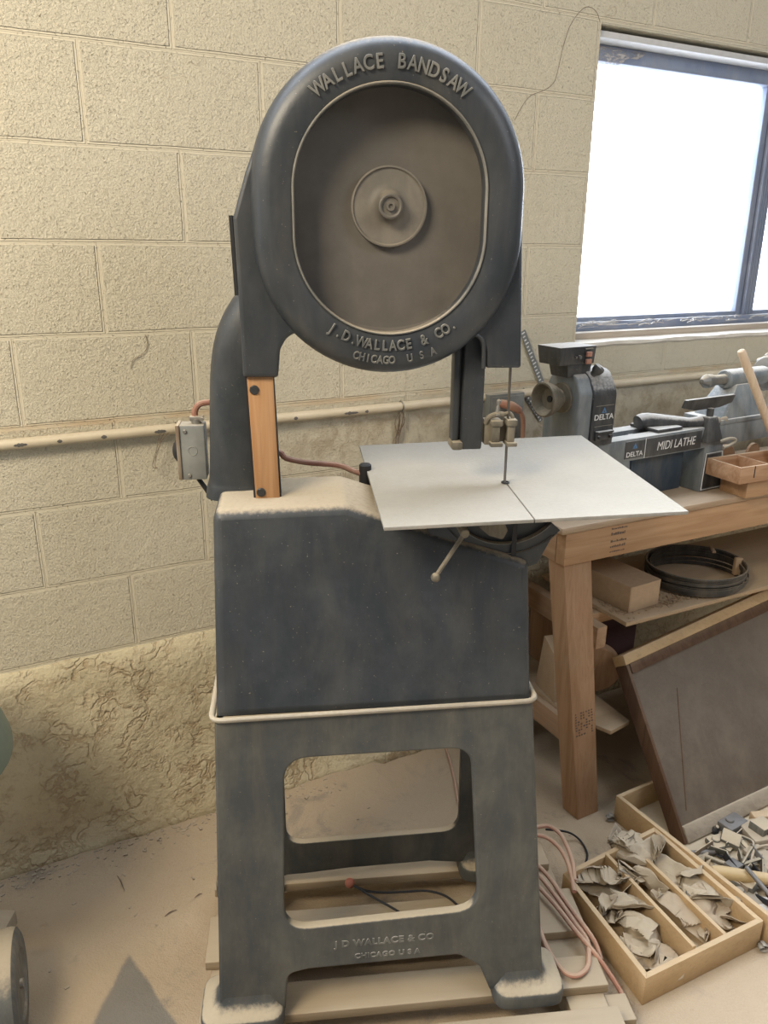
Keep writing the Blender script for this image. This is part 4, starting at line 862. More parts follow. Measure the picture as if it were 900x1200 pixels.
def tri(cx, cz, s_, b, v=LF):
    m = M(); m.shape([[(cx - s_, cz), (cx + s_, cz), (cx, cz + s_ * 1.7)], [(cx - s_ * .35, cz + s_ * .25), (cx + s_ * .35, cz + s_ * .25), (cx, cz + s_ * .8)]], .0006, lambda x, y, d: (x, b - d, y)); return m
T.part('emblem', tri(-.357, 1.078, .009, -.0016), 'blue_print', BED)
# feet
def footm(a0, a1, b0, b1, t=.012):
    m = M(); m.hexa([(a0 - t, b0 - t * .5, .9055), (a1 + t, b0 - t * .5, .9055), (a1 + t, b1 + t * .5, .9055), (a0 - t, b1 + t * .5, .9055)], [(a0, b0, 1.045), (a1, b0, 1.045), (a1, b1, 1.045), (a0, b1, 1.045)], .003); return m
m = footm(-.05, .032, .0, .13); F1 = T.part('foot', m, 'lathe')
m = M(); m.hexa([(-.052, -.0075, .915), (.036, -.0075, .915), (.036, .0, .915), (-.052, .0, .915)], [(-.043, -.0025, 1.02), (.024, -.0025, 1.02), (.024, .004, 1.02), (-.043, .004, 1.02)]); T.part('foot_recess', m, 'lathe_black', F1)
m = M(); fr_ = [(-.056, -.009, .912), (.040, -.009, .912), (.028, -.004, 1.024), (-.046, -.004, 1.024)]; m.tube(fr_, .0018, 6, closed=True, smooth=0); T.part('foot_edge', m, 'white_print', F1)
m = footm(-.45, -.37, .0, .13); T.part('foot', m, 'lathe')
m = footm(.60, .68, .0, .13); T.part('foot', m, 'lathe')
m = M(); m.box((-.30, .055, .9056), (-.075, .085, 1.042), .003); T.part('cross_web', m, 'lathe_blue', label='dark blue web under the bed')
# headstock (a: -.60 .. -.46)
SA, SB_, SZ = -.53, .062, 1.232
hp = fillet([(-.004, 1.100, 0), (.134, 1.100, 0), (.132, 1.25, .04), (.105, 1.30, .035), (.02, 1.30, .035), (-.006, 1.25, .04)], 0)
m = M(); m.shape([hp], .085, lambda x, y, d: (-.588 + d, x, y), bev=.006, seg=3); HS = T.part('headstock', m, 'lathe')
m = M(); m.shape([fillet([(-.012, 1.106, .004), (.138, 1.106, .004), (.137, 1.25, .05), (.105, 1.308, .045), (.022, 1.308, .045), (-.013, 1.25, .05)], 0)], .085, lambda x, y, d: (-.545 + d, x, y), bev=.006, seg=3); HC = T.part('belt_cover', m, 'lathe_black', HS, label='black belt cover with printed plate')
m = M(); m.text('DELTA', .021, lambda x, y, d: (-.503 + x * 1.12, -.0128 - d, 1.178 + y), .0006, 0, weight=.0003); T.part('lettering', m, 'white_print', HC)
T.part('emblem', tri(-.503, 1.196, .009, -.0125), 'blue_print', HC)
m = M(); m.box((-.535, -.0145, 1.215), (-.470, -.0125, 1.2165)); T.part('printed_line', m, 'steel', HC); m = M(); m.box((-.535, -.0145, 1.160), (-.470, -.0125, 1.1612)); T.part('printed_line', m, 'steel', HC)
m = M(); m.box((-.532, -.020, 1.122), (-.472, -.012, 1.148), .002); m.box((-.530, -.027, 1.143), (-.474, -.018, 1.148), .001); m.cyl((-.522, -.02, 1.132), (-.522, -.027, 1.132), .005, n=12); m.cyl((-.482, -.02, 1.132), (-.482, -.027, 1.132), .005, n=12); T.part('motor_latch', m, 'lathe_black', HC)
k_ = LF.onb(697, 440, .02); m = M(); m.prof((k_[0] - .012, .02, 1.292), (k_[0] + .012, .005, 1.322), [(0, .008), (.010, .009), (.016, .014), (.028, .016), (.034, .012), (.036, 0)], 18); T.part('lock_knob', m, 'lathe_black', HS)
m = M(); m.prof((-.46, SB_, SZ), (-.40, SB_, SZ), [(0, .010), (.016, .010), (.016, .018), (.022, .022), (.032, .022), (.038, .016), (.038, 0)], 24); T.part('hand_knob', m, 'lathe_black', HS)
# faceplate bowl chuck
m = M(); m.prof((-.585, SB_, SZ), (-.70, SB_, SZ), [(0, .042), (.010, .040), (.016, .026), (.03, .025), (.034, .036), (.052, .044), (.068, .047), (.072, .046), (.073, .042), (.066, .036), (.050, .028), (.046, .010), (.046, 0)], 40)
CH = T.part('faceplate_chuck', m, 'brown_steel', HS, label='dusty bowl-shaped faceplate')
m = M(); m.cyl((-.630, SB_, SZ), (-.634, SB_, SZ), .009, n=16); T.part('spindle_bore', m, 'black', CH)
# control box on top
o_ = [LF.onb(*p, .03) for p in ((643, 404), (683, 410), (678, 442), (659, 442), (654, 431), (640, 423))]
m = M(); m.shape([fillet([(-.012, 1.318, .003), (.030, 1.318, .0), (.030, 1.288, 0), (.095, 1.288, 0), (.095, 1.375, .003), (-.012, 1.375, .003)], 0)], .125, lambda x, y, d: (-.655 + d, x + .03, y), bev=.003)
m = M(); m.hexa([(-.645, .02, 1.325), (-.525, .02, 1.325), (-.525, .10, 1.325), (-.645, .10, 1.325)], [(-.650, .015, 1.372), (-.525, .015, 1.372), (-.525, .105, 1.372), (-.650, .105, 1.372)], .002)
m.hexa([(-.605, .03, 1.290), (-.530, .03, 1.290), (-.530, .095, 1.290), (-.605, .095, 1.290)], [(-.612, .024, 1.3255), (-.527, .024, 1.3255), (-.527, .10, 1.3255), (-.612, .10, 1.3255)], .002)
CB = T.part('control_box', m, 'lathe_black', label='black control box above the headstock')
m = M(); m.box((-.562, .008, 1.345), (-.544, .016, 1.358), .002); m.box((-.562, .008, 1.326), (-.544, .016, 1.339), .002); T.part('switch', m, 'cord', CB, label='dull red rocker switch')
m = M(); m.cyl((-.583, .018, 1.345), (-.583, .010, 1.345), .005, n=12); m.cyl((-.595, .018, 1.345), (-.595, .012, 1.345), .003, n=12); m.box((-.566, .011, 1.364), (-.540, .0155, 1.367)); T.part('indicator', m, 'steel', CB)
# banjo, tool rest
m = M(); pts = [(-.27, .075, 1.128), (-.24, .07, 1.132), (-.15, .05, 1.122), (-.09, .035, 1.116), (-.05, .025, 1.118)]
m.tube(pts, [.022, .024, .020, .017, .02], 16); m.box((-.255, .01, 1.1075), (-.15, .12, 1.118), .004)
BJ = T.part('banjo', m, 'lathe_black')
m = M(); m.hexa([(-.075, -.022, 1.062), (.002, -.022, 1.062), (.002, .030, 1.062), (-.075, .030, 1.062)], [(-.058, -.006, 1.138), (-.018, -.006, 1.138), (-.018, .022, 1.138), (-.058, .022, 1.138)], .005); T.part('banjo_post', m, 'lathe_black', BJ)
m = M(); m.cyl((-.04, .008, 1.136), (-.04, .008, 1.162), .0105, n=18); TR_ = T.part('tool_rest', m, 'lathe_black')
m = M(); m.shape([fillet([(-.155, 1.170, .004), (-.10, 1.158, .01), (.01, 1.158, .01), (.062, 1.170, .004), (.062, 1.196, .003), (-.155, 1.196, .003)], 0)], .012, lambda x, y, d: (x, .002 + d + (1.196 - y) * .35, y), bev=.002); T.part('rest_bar', m, 'lathe_black', TR_)
m = M(); m.prof((-.02, .01, 1.120), (.06, .0, 1.122), [(0, .006), (.012, .006), (.014, .010), (.024, .010), (.026, .006), (.034, .006), (.040, .009), (.052, .010), (.056, 0)], 16); T.part('lock_lever', m, 'worn', BJ)
m = M(); m.tube([(-.012, -.02, 1.062), (.02, -.03, 1.070), (.045, -.032, 1.062), (.02, -.035, 1.052), (-.015, -.036, 1.046)], .005, 8); T.part('clamp_handle', m, 'worn', BJ)
# tailstock
m = M(); m.hexa([(.02, .0, 1.108), (.26, .0, 1.108), (.26, .125, 1.108), (.02, .125, 1.108)], [(.10, .03, 1.218), (.20, .03, 1.218), (.20, .10, 1.218), (.10, .10, 1.218)], .005)
m.box((.0, -.004, 1.1075), (.27, .134, 1.122), .003)
m.cyl((.075, SB_, SZ), (.265, SB_, SZ), .029, n=32, bev=.003)
TS = T.part('tailstock', m, 'lathe')
m = M(); m.prof((.076, SB_, SZ), (-.06, SB_, SZ), [(0, .016), (.056, .016), (.060, .020), (.085, .021), (.092, .016), (.105, .008), (.106, 0)], 24); T.part('live_centre', m, 'steel', TS)
m = M(); m.prof((.26, SB_, SZ + .005), (.36, SB_, SZ + .005), [(0, .018), (.02, .02), (.024, .05), (.03, .056), (.040, .058), (.05, .055), (.056, .03), (.06, .0)], 40)
for k in range(10):
    t = 2 * PI * k / 10; m.sphere((.305, SB_ + .054 * math.cos(t), SZ + .005 + .054 * math.sin(t)), .011, (1.6, 1, 1), 6)
T.part('handwheel', m, 'steel', TS)

# wooden divided box at the bench front, dowel leaning in it
p = [BF.onb(*q_, -.02) for q_ in ((862, 545), (866, 568))]
zA, zB = .955, 1.022
A_ = np.array(fb((865, 567), zA)); Tp = np.array(fb((862, 545), zB)); 
zA, zB = .962, 1.012
A_ = np.array(fb((866, 568), zA)); Lc = np.array(fb((826, 555), zA)); e1 = Lc - A_; w1 = np.linalg.norm(e1); e1 /= w1; print('box', A_, Lc, w1, fb((862, 545), zB))
Rc = np.array(fb((900, 527), zB)); e2 = np.array([e1[1], -e1[0]])
L2 = .42; th = .008
T = Thing('divided_box', 'open reddish wooden box with dividers on the bench front edge', 'box', (A_[0], A_[1], zA), BF)
def quad(p0, d_, n_, L_, t_, z0, z1, bev=.001):
    m = M(); q = [p0, p0 + d_ * L_, p0 + d_ * L_ + n_ * t_, p0 + n_ * t_]; m.hexa([(*x, z0) for x in q], [(*x, z1) for x in q], bev); return m
for (p0, d_, n_, L_) in ((A_, e2, e1, L2), (A_ + e1 * th, e1, e2, w1 - 2 * th), (A_ + e1 * (w1 - th), e2, e1, L2), (A_ + e1 * th + e2 * (L2 - th), e1, e2, w1 - 2 * th)):
    T.part('side', quad(p0, d_, n_, L_, th, zA, zB), 'redwood')
T.part('bottom', quad(A_ + e1 * th + e2 * th, e2, e1, L2 - 2 * th, w1 - 2 * th, zA + .002, zA + .007, 0), 'redwood')
for k in (.12, .26): T.part('divider', quad(A_ + e1 * th + e2 * k, e1, e2, w1 - 2 * th, .005, zA + .007, zB - .002), 'redwood')
m = M(); s_ = A_ + e2 * .055 - e1 * .0006; m = quad(s_, e2, e1, .0035, .002, zA + .014, zA + .05, 0); T.part('slot', m, 'black')
# block under the box
m = M(); s_ = A_ + e2 * .06 + e1 * .02; m = quad(s_, e2, e1, .3, w1 - .03, .9055, zA - .0005, .002); single('wood_plank', m, 'pine', 'short pine plank under the divided box on the bench', 'plank', (*s_, .9055), BF)
pd = A_ + e1 * .05 + e2 * .19; tp = BF.onb(868, 410, .05)
bt = BF.onb(905, 508, .03)
d0 = Vector((pd[0], pd[1], zA + .0085)); 
top = Vector((tp[0], .05, tp[1])); bot = Vector((bt[0], .03, bt[1])); dr = (bot - top).normalized(); Lb = (zA + .020 - top.z) / dr.z; bot = top + dr * Lb
m = M(); m.prof(tuple(top), tuple(bot), [(0, .004), (.003, .0095), (.010, .012), (.06, .0125), ((bot - top).length - .004, .0125), ((bot - top).length, .010)], 20)
single('wooden_dowel', m, 'dowel', 'long pale wooden handle leaning up out of the divided box', 'dowel', tuple(bot), BF)
# arched pieces behind the box
for (px, py, w_, lab) in ((852, 523, .10, 'curved wooden offcut lying behind the divided box, left'), (885, 521, .07, 'curved wooden offcut lying behind the divided box, right')):
    c_ = BF.onz(px, py, .955); m = M(); m.shape([[(c_[0] + w_ / 2 * math.cos(t), .9055 + .055 * math.sin(t)) for t in np.linspace(0, PI, 16)]], .012, lambda x, y, d: (x, c_[1] + d, y), bev=.002)
    single('wood_offcut', m, 'redwood', lab, 'wood offcut', (c_[0], c_[1], .9055), BF)

# ================================================================== LEANING PANEL
BL = np.array(onz(803, 990, .013)); BR = np.array(onz(900, 943, .013)); TLp = ray(730, 768); zt_ = .467; TL = onz(730, 768, zt_)
e1 = (BR - BL); e1 /= np.linalg.norm(e1); up = TL - BL; up = up - e1 * 0; upn = up / np.linalg.norm(up); nrm = np.cross(e1, upn); nrm /= np.linalg.norm(nrm)
if nrm[1] < 0: nrm = -nrm   # away from the camera
def pp_(x, y): d = ray(x, y); c = nrm @ (BL - np.array([0, 0, H])); Pq = d * (c / (nrm @ d)) + np.array([0, 0, H]); return Pq
TR = pp_(900, 690); print('panel', BL, BR, TL, TR)
eT = (TR - TL) / np.linalg.norm(TR - TL)
T = Thing('leaning_panel', 'large dark brown shallow wooden case leaning against the bench shelf', 'panel', tuple(BL))
LN = .80
BR2 = BL + e1 * LN; TR2 = TL + eT * (LN + .02)
TH = .05
def slab(q, t0, t1, bev=.002):
    m = M(); m.hexa([tuple(x + nrm * t0) for x in q], [tuple(x + nrm * t1) for x in q], bev); return m
def bil(s, t): return BL * (1 - s) * (1 - t) + BR2 * s * (1 - t) + TR2 * s * t + TL * (1 - s) * t
T.part('face_panel', slab([bil(0.014, .02), bil(.99, .02), bil(.99, .98), bil(.014, .98)], .006, .012), 'panel')
T.part('bottom_rail', slab([bil(.014, 0), bil(1, 0), bil(1, .075), bil(.014, .085)], -.004, TH * .6), 'railwood', label='pale scuffed bottom rail')
T.part('top_rail', slab([bil(0, .945), bil(1, .945), bil(1, 1), bil(0, 1)], .0, TH), 'tray', label='pale top edge of the case')
T.part('rail_band', slab([bil(.02, .89), bil(.99, .89), bil(.99, .944), bil(.02, .944)], .002, .008), 'panelwood')
T.part('side_board', slab([bil(0, 0), bil(.0135, 0), bil(.0135, .944), bil(0, .944)], .0, TH), 'panelwood', label='dark brown side of the case')
T.part('side_board', slab([bil(.98, .116), bil(1, .116), bil(1, .944), bil(.98, .944)], .0, TH), 'panelwood')
m = M(); m.tube([tuple(pp_(795, 806) + nrm * .0055), tuple(pp_(799, 860) + nrm * .0055), tuple(pp_(806, 950) + nrm * .0055)], .0018, 6); T.part('scratch', m, 'panelwood', label='long dark vertical scratch')

# ================================================================== TRAYS ON THE FLOOR
def tray(name, label, cs, z1, th, floor_z, mat, nd, group=None, divh=None):
    T = Thing(name, label, 'tray', (cs[0][0], cs[0][1], 0.0))
    c = [np.array(x) for x in cs]      # near-left, near-right, far-right, far-left
    ctr = sum(c) / 4
    def ins(i, t): 
        a, b, d = c[i - 1], c[i], c[(i + 1) % 4]; e_ = (a - b) / np.linalg.norm(a - b); f_ = (d - b) / np.linalg.norm(d - b); return b + (e_ + f_) * t
    I = [ins(i, th) for i in range(4)]
    for i in range(4):
        j = (i + 1) % 4; m = M(); q = [c[i], c[j], I[j], I[i]]; m.hexa([(*x, 0.0005) for x in q], [(*x, z1) for x in q], .001); T.part('side', m, mat)
    m = M(); m.hexa([(*x, .003) for x in I], [(*x, .009) for x in I]); T.part('bottom', m, mat if nd else 'tyre')
    return T, I
a1 = onz(757, 1147, .08)[:2]; a2 = onz(895, 1079, .08)[:2]; a3 = onz(767, 969, .08)[:2]; dl = (a3 - a2)
a4 = a1 + dl * .96 + np.array([.035, .0]); a3 = a2 + dl
TR1, I1 = tray('divided_tray', 'pale wooden divided tray full of crumpled sandpaper on the floor', [a1, a2, a3, a4], .08, .013, 0, 'tray', 3)
print('tray', a1, a2, a3, a4)
def divider(s0_, s1_, z1, t0=0, t1=1, hend=None):
    p0 = I1[0] + (I1[1] - I1[0]) * s0_; p1 = I1[3] + (I1[2] - I1[3]) * s1_; d_ = p1 - p0; p1 = p0 + d_ * t1; p0 = p0 + d_ * t0
    n_ = np.array([d_[1], -d_[0]]) / np.linalg.norm(d_) * .005
    q = [p0 - n_, p0 + n_, p1 + n_, p1 - n_]; m = M(); hz = hend or z1; m.hexa([(*x, .009) for x in q], [(*q[0], z1), (*q[1], z1), (*q[2], hz), (*q[3], hz)], .001); TR1.part('divider', m, 'tray')
def ds(px, py, z=.08):   # how far across the tray is this pixel
    P_ = onz(px, py, z)[:2]; M_ = np.array([I1[1] - I1[0], I1[3] - I1[0]]).T; return np.linalg.solve(M_, P_ - I1[0])
print('dividers', ds(812, 1108), ds(692, 985), ds(847, 1095), ds(790, 1050), ds(755, 1000), ds(815, 1040))
divider(.415, .415, .088); divider(.72, .72, .074)
b1 = onz(897, 1068, .08)[:2] + np.array([.012, 0]); dl2 = onz(722, 933, .085)[:2] - b1; off_ = np.array([.025, -.012]) 
b0 = a2 + np.array([.016, .006]); far = onz(722, 932, .085)[:2]
fb2 = b0 + (far - b0); pr = np.array([(b0 - far)[1], -(b0 - far)[0]]); pr /= np.linalg.norm(pr); pr = pr if pr[0] > 0 else -pr
TR2_, I2 = tray('long_tray', 'long pale wooden tray behind the sandpaper tray, partly under the leaning case', [b0 + (b0 - far) * .02, b0 + (b0 - far) * .02 + pr * .36, far + pr * .62, far], .085, .012, 0, 'tray', 0)

# crumpled sheets
def crumple(px, py, z, w_, l_, yaw, seed, mat, label, hgt=.03, fold=0.0, name='sandpaper_sheet'):
    w_, l_, hgt = w_ * 1.18, l_ * 1.2, hgt * 1.1; rr = random.Random(seed); c_ = onz(px, py, z); n = 44; vs = []; o3 = Vector((seed * 3.7, seed * 1.3, 0))
    gx_, gy_ = np.meshgrid(np.linspace(-.5, .5, n) * w_ * 1.55, np.linspace(-.5, .5, n) * l_ * 1.55); V = np.stack([gx_.ravel(), gy_.ravel(), np.zeros(n * n)], 1)
    rn = np.random.RandomState(seed * 7 + 1)
    for k in range(9):
        nr = rn.normal(size=3); nr[2] *= .35; nr /= np.linalg.norm(nr); ax = np.cross(nr, rn.normal(size=3) * [.2, .2, 1.0] + [0, 0, .2]); ax /= np.linalg.norm(ax)
        c0_ = V[rn.randint(n * n)] * .6; d_ = (V - c0_) @ nr; sgn_ = 1 if (d_ > 0).mean() < .5 else -1; d_ = d_ * sgn_
        th_ = np.clip(d_ / .008, 0, 1) ** 2 * (rn.uniform(.45, 1.25) * rn.choice([-1, 1])); P0_ = V - c0_; cth, sth = np.cos(th_)[:, None], np.sin(th_)[:, None]
        V = c0_ + P0_ * cth + np.cross(ax, P0_) * sth + ax * (P0_ @ ax)[:, None] * (1 - cth)
    V -= V.mean(0); V[:, 0] = np.tanh(V[:, 0] / (w_ * .62)) * w_ * .62; V[:, 1] = np.tanh(V[:, 1] / (l_ * .62)) * l_ * .62
    zr = V[:, 2].max() - V[:, 2].min(); V[:, 2] = (V[:, 2] - V[:, 2].min()) / zr * hgt * 1.25
    for q3 in V:
        q = Vector(q3) * 22 + o3; dz = .0035 * (1 - abs(mnoise.noise(q)) * 2.5) + .002 * mnoise.noise(q * 2.6)
        vs.append((q3[0] * math.cos(yaw) - q3[1] * math.sin(yaw) + dz * .6, q3[0] * math.sin(yaw) + q3[1] * math.cos(yaw) + dz * .4, max(0, q3[2] + dz)))
    fs = [(j * n + i, j * n + i + 1, (j + 1) * n + i + 1, (j + 1) * n + i) for j in range(n - 1) for i in range(n - 1)]
    o = meshobj(name, vs, fs, mat, 28); o.location = (c_[0], c_[1], c_[2]); sd = o.modifiers.new('thick', 'SOLIDIFY'); sd.thickness = .0012; sd.offset = 1
    o['label'] = label; o['category'] = 'sandpaper'; o['group'] = 'crumpled sandpaper sheets in the divided tray'
    return o
YT = R_(26)
crumple(712, 1048, .020, .105, .13, YT + .3, 1, 'paper', 'tall folded grey-tan sheet in the left bay, rearmost', .060, .4)
crumple(727, 1078, .012, .105, .11, YT - .2, 2, 'paper', 'rounded bulging sheet in the middle of the left bay', .060, -.1)
crumple(746, 1108, .010, .105, .10, YT + .5, 3, 'paper', 'darker creased sheet toward the front of the left bay', .045, .2)
crumple(762, 1128, .010, .10, .08, YT - .5, 14, 'paper2', 'flattened torn scraps in the front corner of the left bay', .028, .2)
crumple(738, 1002, .040, .13, .14, YT + .9, 5, 'paper', 'big draped sheet bridging the rear of the middle bay', .055, .5)
crumple(768, 1035, .040, .16, .09, YT + .1, 7, 'paper', 'pointed sheet standing up over the middle divider', .050, 1.0)
crumple(798, 1083, .010, .075, .13, YT + .2, 8, 'paper2', 'brown crinkled sheet in the front of the middle bay', .050, .3)
crumple(818, 1050, .022, .10, .10, YT - .4, 9, 'paper', 'cupped grey sheet in the right bay', .052, .8)
crumple(834, 1078, .010, .065, .12, YT + .5, 11, 'paper2', 'curled brown strip in the right bay beside the divider', .045, .5)
crumple(862, 1078, .018, .085, .07, YT, 13, 'paper2', 'small folded sheet in the front corner of the right bay', .042, .6)

# ================================================================== CORDS
def zc(x, y, z): return tuple(onz(x, y, z))
m = M(); R0 = .0056
strands = [[(610, 965, .11), (627, 969, .115), (643, 968, .115), (657, 978, .112), (667, 998, .106), (672, 1015, .104), (673, 1032, .098)],
 [(610, 975, .105), (628, 978, .108), (642, 982, .106), (655, 993, .104), (664, 1008, .102), (670, 1028, .098), (673, 1045, .098)],
 [(612, 998, .100), (628, 1012, .100), (645, 1030, .102), (660, 1052, .102), (676, 1074, .100), (688, 1090, .097), (698, 1106, .08), (704, 1124, .06)],
 [(612, 1008, .103), (630, 1024, .105), (648, 1046, .105), (664, 1068, .100), (674, 1082, .098), (688, 1102, .096), (690, 1120, .097), (688, 1134, .099), (677, 1143, .101), (664, 1141, .101), (650, 1126, .101), (638, 1104, .101), (629, 1078, .103), (618, 1050, .104)],
 [(612, 1020, .107), (632, 1040, .109), (652, 1062, .108), (674, 1090, .104), (696, 1116, .094), (712, 1138, .060), (726, 1160, .025), (735, 1178, .008), (736, 1186, .006)]]
T = Thing('extension_cord', 'dusty orange extension cord looped beside the saw on the pallet edge', 'cord', zc(672, 1050, .09))
for s_ in strands:
    m = M(); m.tube([zc(*p) for p in s_], R0, 10, smooth=6); T.part('cord_loop', m, 'cord')
m = M(); m.tube([zc(640, 972, .06), zc(665, 975, .03), zc(680, 985, .006), zc(688, 1000, .005), zc(686, 1012, .005)], .003, 8, smooth=6)
single('thin_cable', m, 'black', 'thin dark cable curving over the floor behind the orange cord', 'cable', zc(680, 985, 0))
m = M(); m.tube([zc(522, 875, .004), zc(527, 890, .004), zc(533, 915, .004), zc(536, 935, .004), zc(540, 950, .004)], .004, 8, smooth=6)
single('red_cord', m, 'cord', 'dull red cord on the floor seen through the back opening of the stand', 'cord', zc(530, 900, 0))

# ================================================================== JUNK PILE ON THE RIGHT
def pz(x, y, z): return tuple(onz(x, y, z))
m = M(); A0 = pz(815, 1008, .035); 
def dbar(name, label, cat, p0, p1, r, mat, zz0, zz1, prof=None):
    a_, b_ = pz(*p0, zz0), pz(*p1, zz1); m = M()
    L_ = (Vector(b_) - Vector(a_)).length
    m.prof(a_, b_, prof(L_) if prof else [(0, r * .8), (.003, r), (L_ - .003, r), (L_, r * .8)], 18); single(name, m, mat, label, cat, a_)
dbar('tool_handle', 'round yellow wooden tool handle lying on the junk pile', 'handle', (832, 1021), (925, 1034), .014, 'dowel_h', .050, .050, lambda L: [(0, .010), (.006, .0155), (.03, .0185), (L * .5, .0165), (L, .0155)])
dbar('steel_bar', 'thin blue-grey steel bar lying across the wooden tool handle', 'steel bar', (874, 1016), (915, 1064), .006, 'chip', .078, .05)
m = M(); m.tube([pz(855, 975, .03), pz(882, 986, .035), pz(877, 1000, .035), pz(870, 1012, .035)], .0035, 8, smooth=5); single('bent_rod', m, 'steel', 'bent grey rod standing among the dusty junk', 'rod', pz(870, 990, 0))
m = M(); m.tube([pz(880, 1015, .03), pz(885, 995, .035), pz(905, 990, .035)], .004, 8, smooth=5); single('bent_rod', m, 'railwood', 'short tan rod beside the bent grey rod', 'rod', pz(885, 1000, 0))
rj = random.Random(11)
items = []
kinds = ['tyre', 'lathe_black', 'tyre', 'railwood', 'brown_steel', 'chip', 'black', 'rust', 'brown_steel']
names = [('flat bar', 'metal_strip', 'metal strip'), ('bracket', 'angle_bracket', 'bracket'), ('block', 'scrap_block', 'block'), ('pipe stub', 'pipe_stub', 'pipe stub')]
jc = {}
for k in range(40):
    x_ = 812 + rj.random() ** .8 * 95; lo_ = 992 - (x_ - 812) * .48; hi_ = 1004 + (x_ - 812) * .86; y_ = lo_ + 14 + rj.random() * max(4, hi_ - lo_ - 16)
    h0 = rj.uniform(.010, .030); p_ = onz(x_, y_, h0); yw = rj.uniform(0, PI); kd = rj.randrange(4); mt_ = kinds[rj.randrange(len(kinds))]; w_ = rj.uniform(.02, .055); l_ = rj.uniform(.012, .03); zb_ = .0095 + rj.random() * .018
    m = M(); tl = Matrix.Rotation(yw, 3, 'Z') @ Matrix.Rotation(rj.uniform(-.35, .35), 3, 'X') @ Matrix.Rotation(rj.uniform(-.3, .3), 3, 'Y')
    if kd == 0: m.box((p_[0] - w_, p_[1] - .006, zb_), (p_[0] + w_, p_[1] + .006, zb_ + .004), .001, tilt=tl)
    elif kd == 1:
        m.box((-w_, -.008, 0), (w_, .008, .003), .0006); m.box((-w_, .005, 0), (w_, .008, .022), .0006); m.v = [tuple(tl @ Vector(v_) + Vector((p_[0], p_[1], zb_))) for v_ in m.v]
    elif kd == 2: m.box((p_[0] - l_, p_[1] - l_ * .8, zb_), (p_[0] + l_, p_[1] + l_ * .8, zb_ + l_), .003, tilt=tl)
    else:
        d_ = tl @ Vector((w_, 0, 0)); c_ = Vector((p_[0], p_[1], zb_ + .008)); m.prof(tuple(c_ - d_), tuple(c_ + d_), [(0, .004), (0, .007), (d_.length * 2, .007), (d_.length * 2, .004)], 14)
    cw_ = {'tyre': 'grey', 'lathe_black': 'black', 'railwood': 'tan', 'brown_steel': 'brown', 'chip': 'dark grey', 'black': 'matt black', 'rust': 'rusty'}[mt_]
    zn_ = 'under the case edge' if y_ < lo_ + (hi_ - lo_) * .3 else ('behind the yellow tool handle' if y_ < 1016 else ('in front of the yellow tool handle' if y_ > 1034 else 'against the yellow tool handle'))
    hn_ = 'left' if x_ < 842 else ('right' if x_ > 875 else 'middle')
    jlab = 'small %s %s %s, %s of the junk' % (cw_, names[kd][0], zn_, hn_); jc[jlab] = jc.get(jlab, 0) + 1
    if jc[jlab] > 1: jlab = jlab.replace('small', 'another small' if jc[jlab] == 2 else 'third small')
    zz_ = min(v_[2] for v_ in m.v); m.v = [(a_, b_, c_ - min(0, zz_ - .0095)) for a_, b_, c_ in m.v]
    single(names[kd][1], m, mt_, jlab, names[kd][2], (p_[0], p_[1], .0095), group='small dusty clutter in the long floor tray')
items = [((858, 968), .08, .05, .03, 'chip', 'dark flat metal block under the case edge', 'metal block'), ((885, 978), .07, .09, .028, 'railwood', 'grey dusty block in the junk pile', 'block'),
 ((842, 990), .06, .05, .022, 'tyre', 'small dark dusty lump next to the long tray', 'scrap'), ((895, 960), .08, .03, .035, 'mdf', 'tan board end at the right edge of the junk', 'board'),
 ((870, 1050), .09, .07, .022, 'lathe_blue', 'dark blue-grey metal piece in front of the tool handle', 'metal piece'), ((893, 1066), .06, .05, .02, 'lathe_black', 'black metal fitting at the front of the junk', 'fitting'),
 ((850, 1040), .05, .04, .02, 'tyre', 'grey dusty scrap between tray and tool handle', 'scrap'), ((895, 1010), .06, .10, .02, 'railwood', 'flat dusty board lying under the tool handle', 'board')]
for i, ((x, y), w_, l_, h_, mat_, lab, cat) in enumerate(items):
    p_ = pz(x, y, h_ * .6); m = M(); yw = rj.uniform(0, 3)
    m.box((p_[0] - w_ / 2, p_[1] - l_ / 2, 0.0095), (p_[0] + w_ / 2, p_[1] + l_ / 2, h_ + .008), .006, rot=yw)
    if i % 2 == 0: m.cyl((p_[0] - .01, p_[1], h_ + .006), (p_[0] - .01, p_[1], h_ + .014), .012, n=16, bev=.002)
    single(cat.replace(' ', '_'), m, mat_, lab, cat, (p_[0], p_[1], 0))
p_ = pz(838, 968, .03); m = M(); m.sphere((p_[0], p_[1], .014), .013); Tb = Thing('round_knob', 'small black round knob with a shine beside the long tray', 'knob', (p_[0], p_[1], 0.0)); Tb.part('ball', m, 'black'); m = M(); m.cyl((p_[0], p_[1], .022), (p_[0] + .004, p_[1] - .006, .034), .005, n=12); Tb.part('stud', m, 'steel')
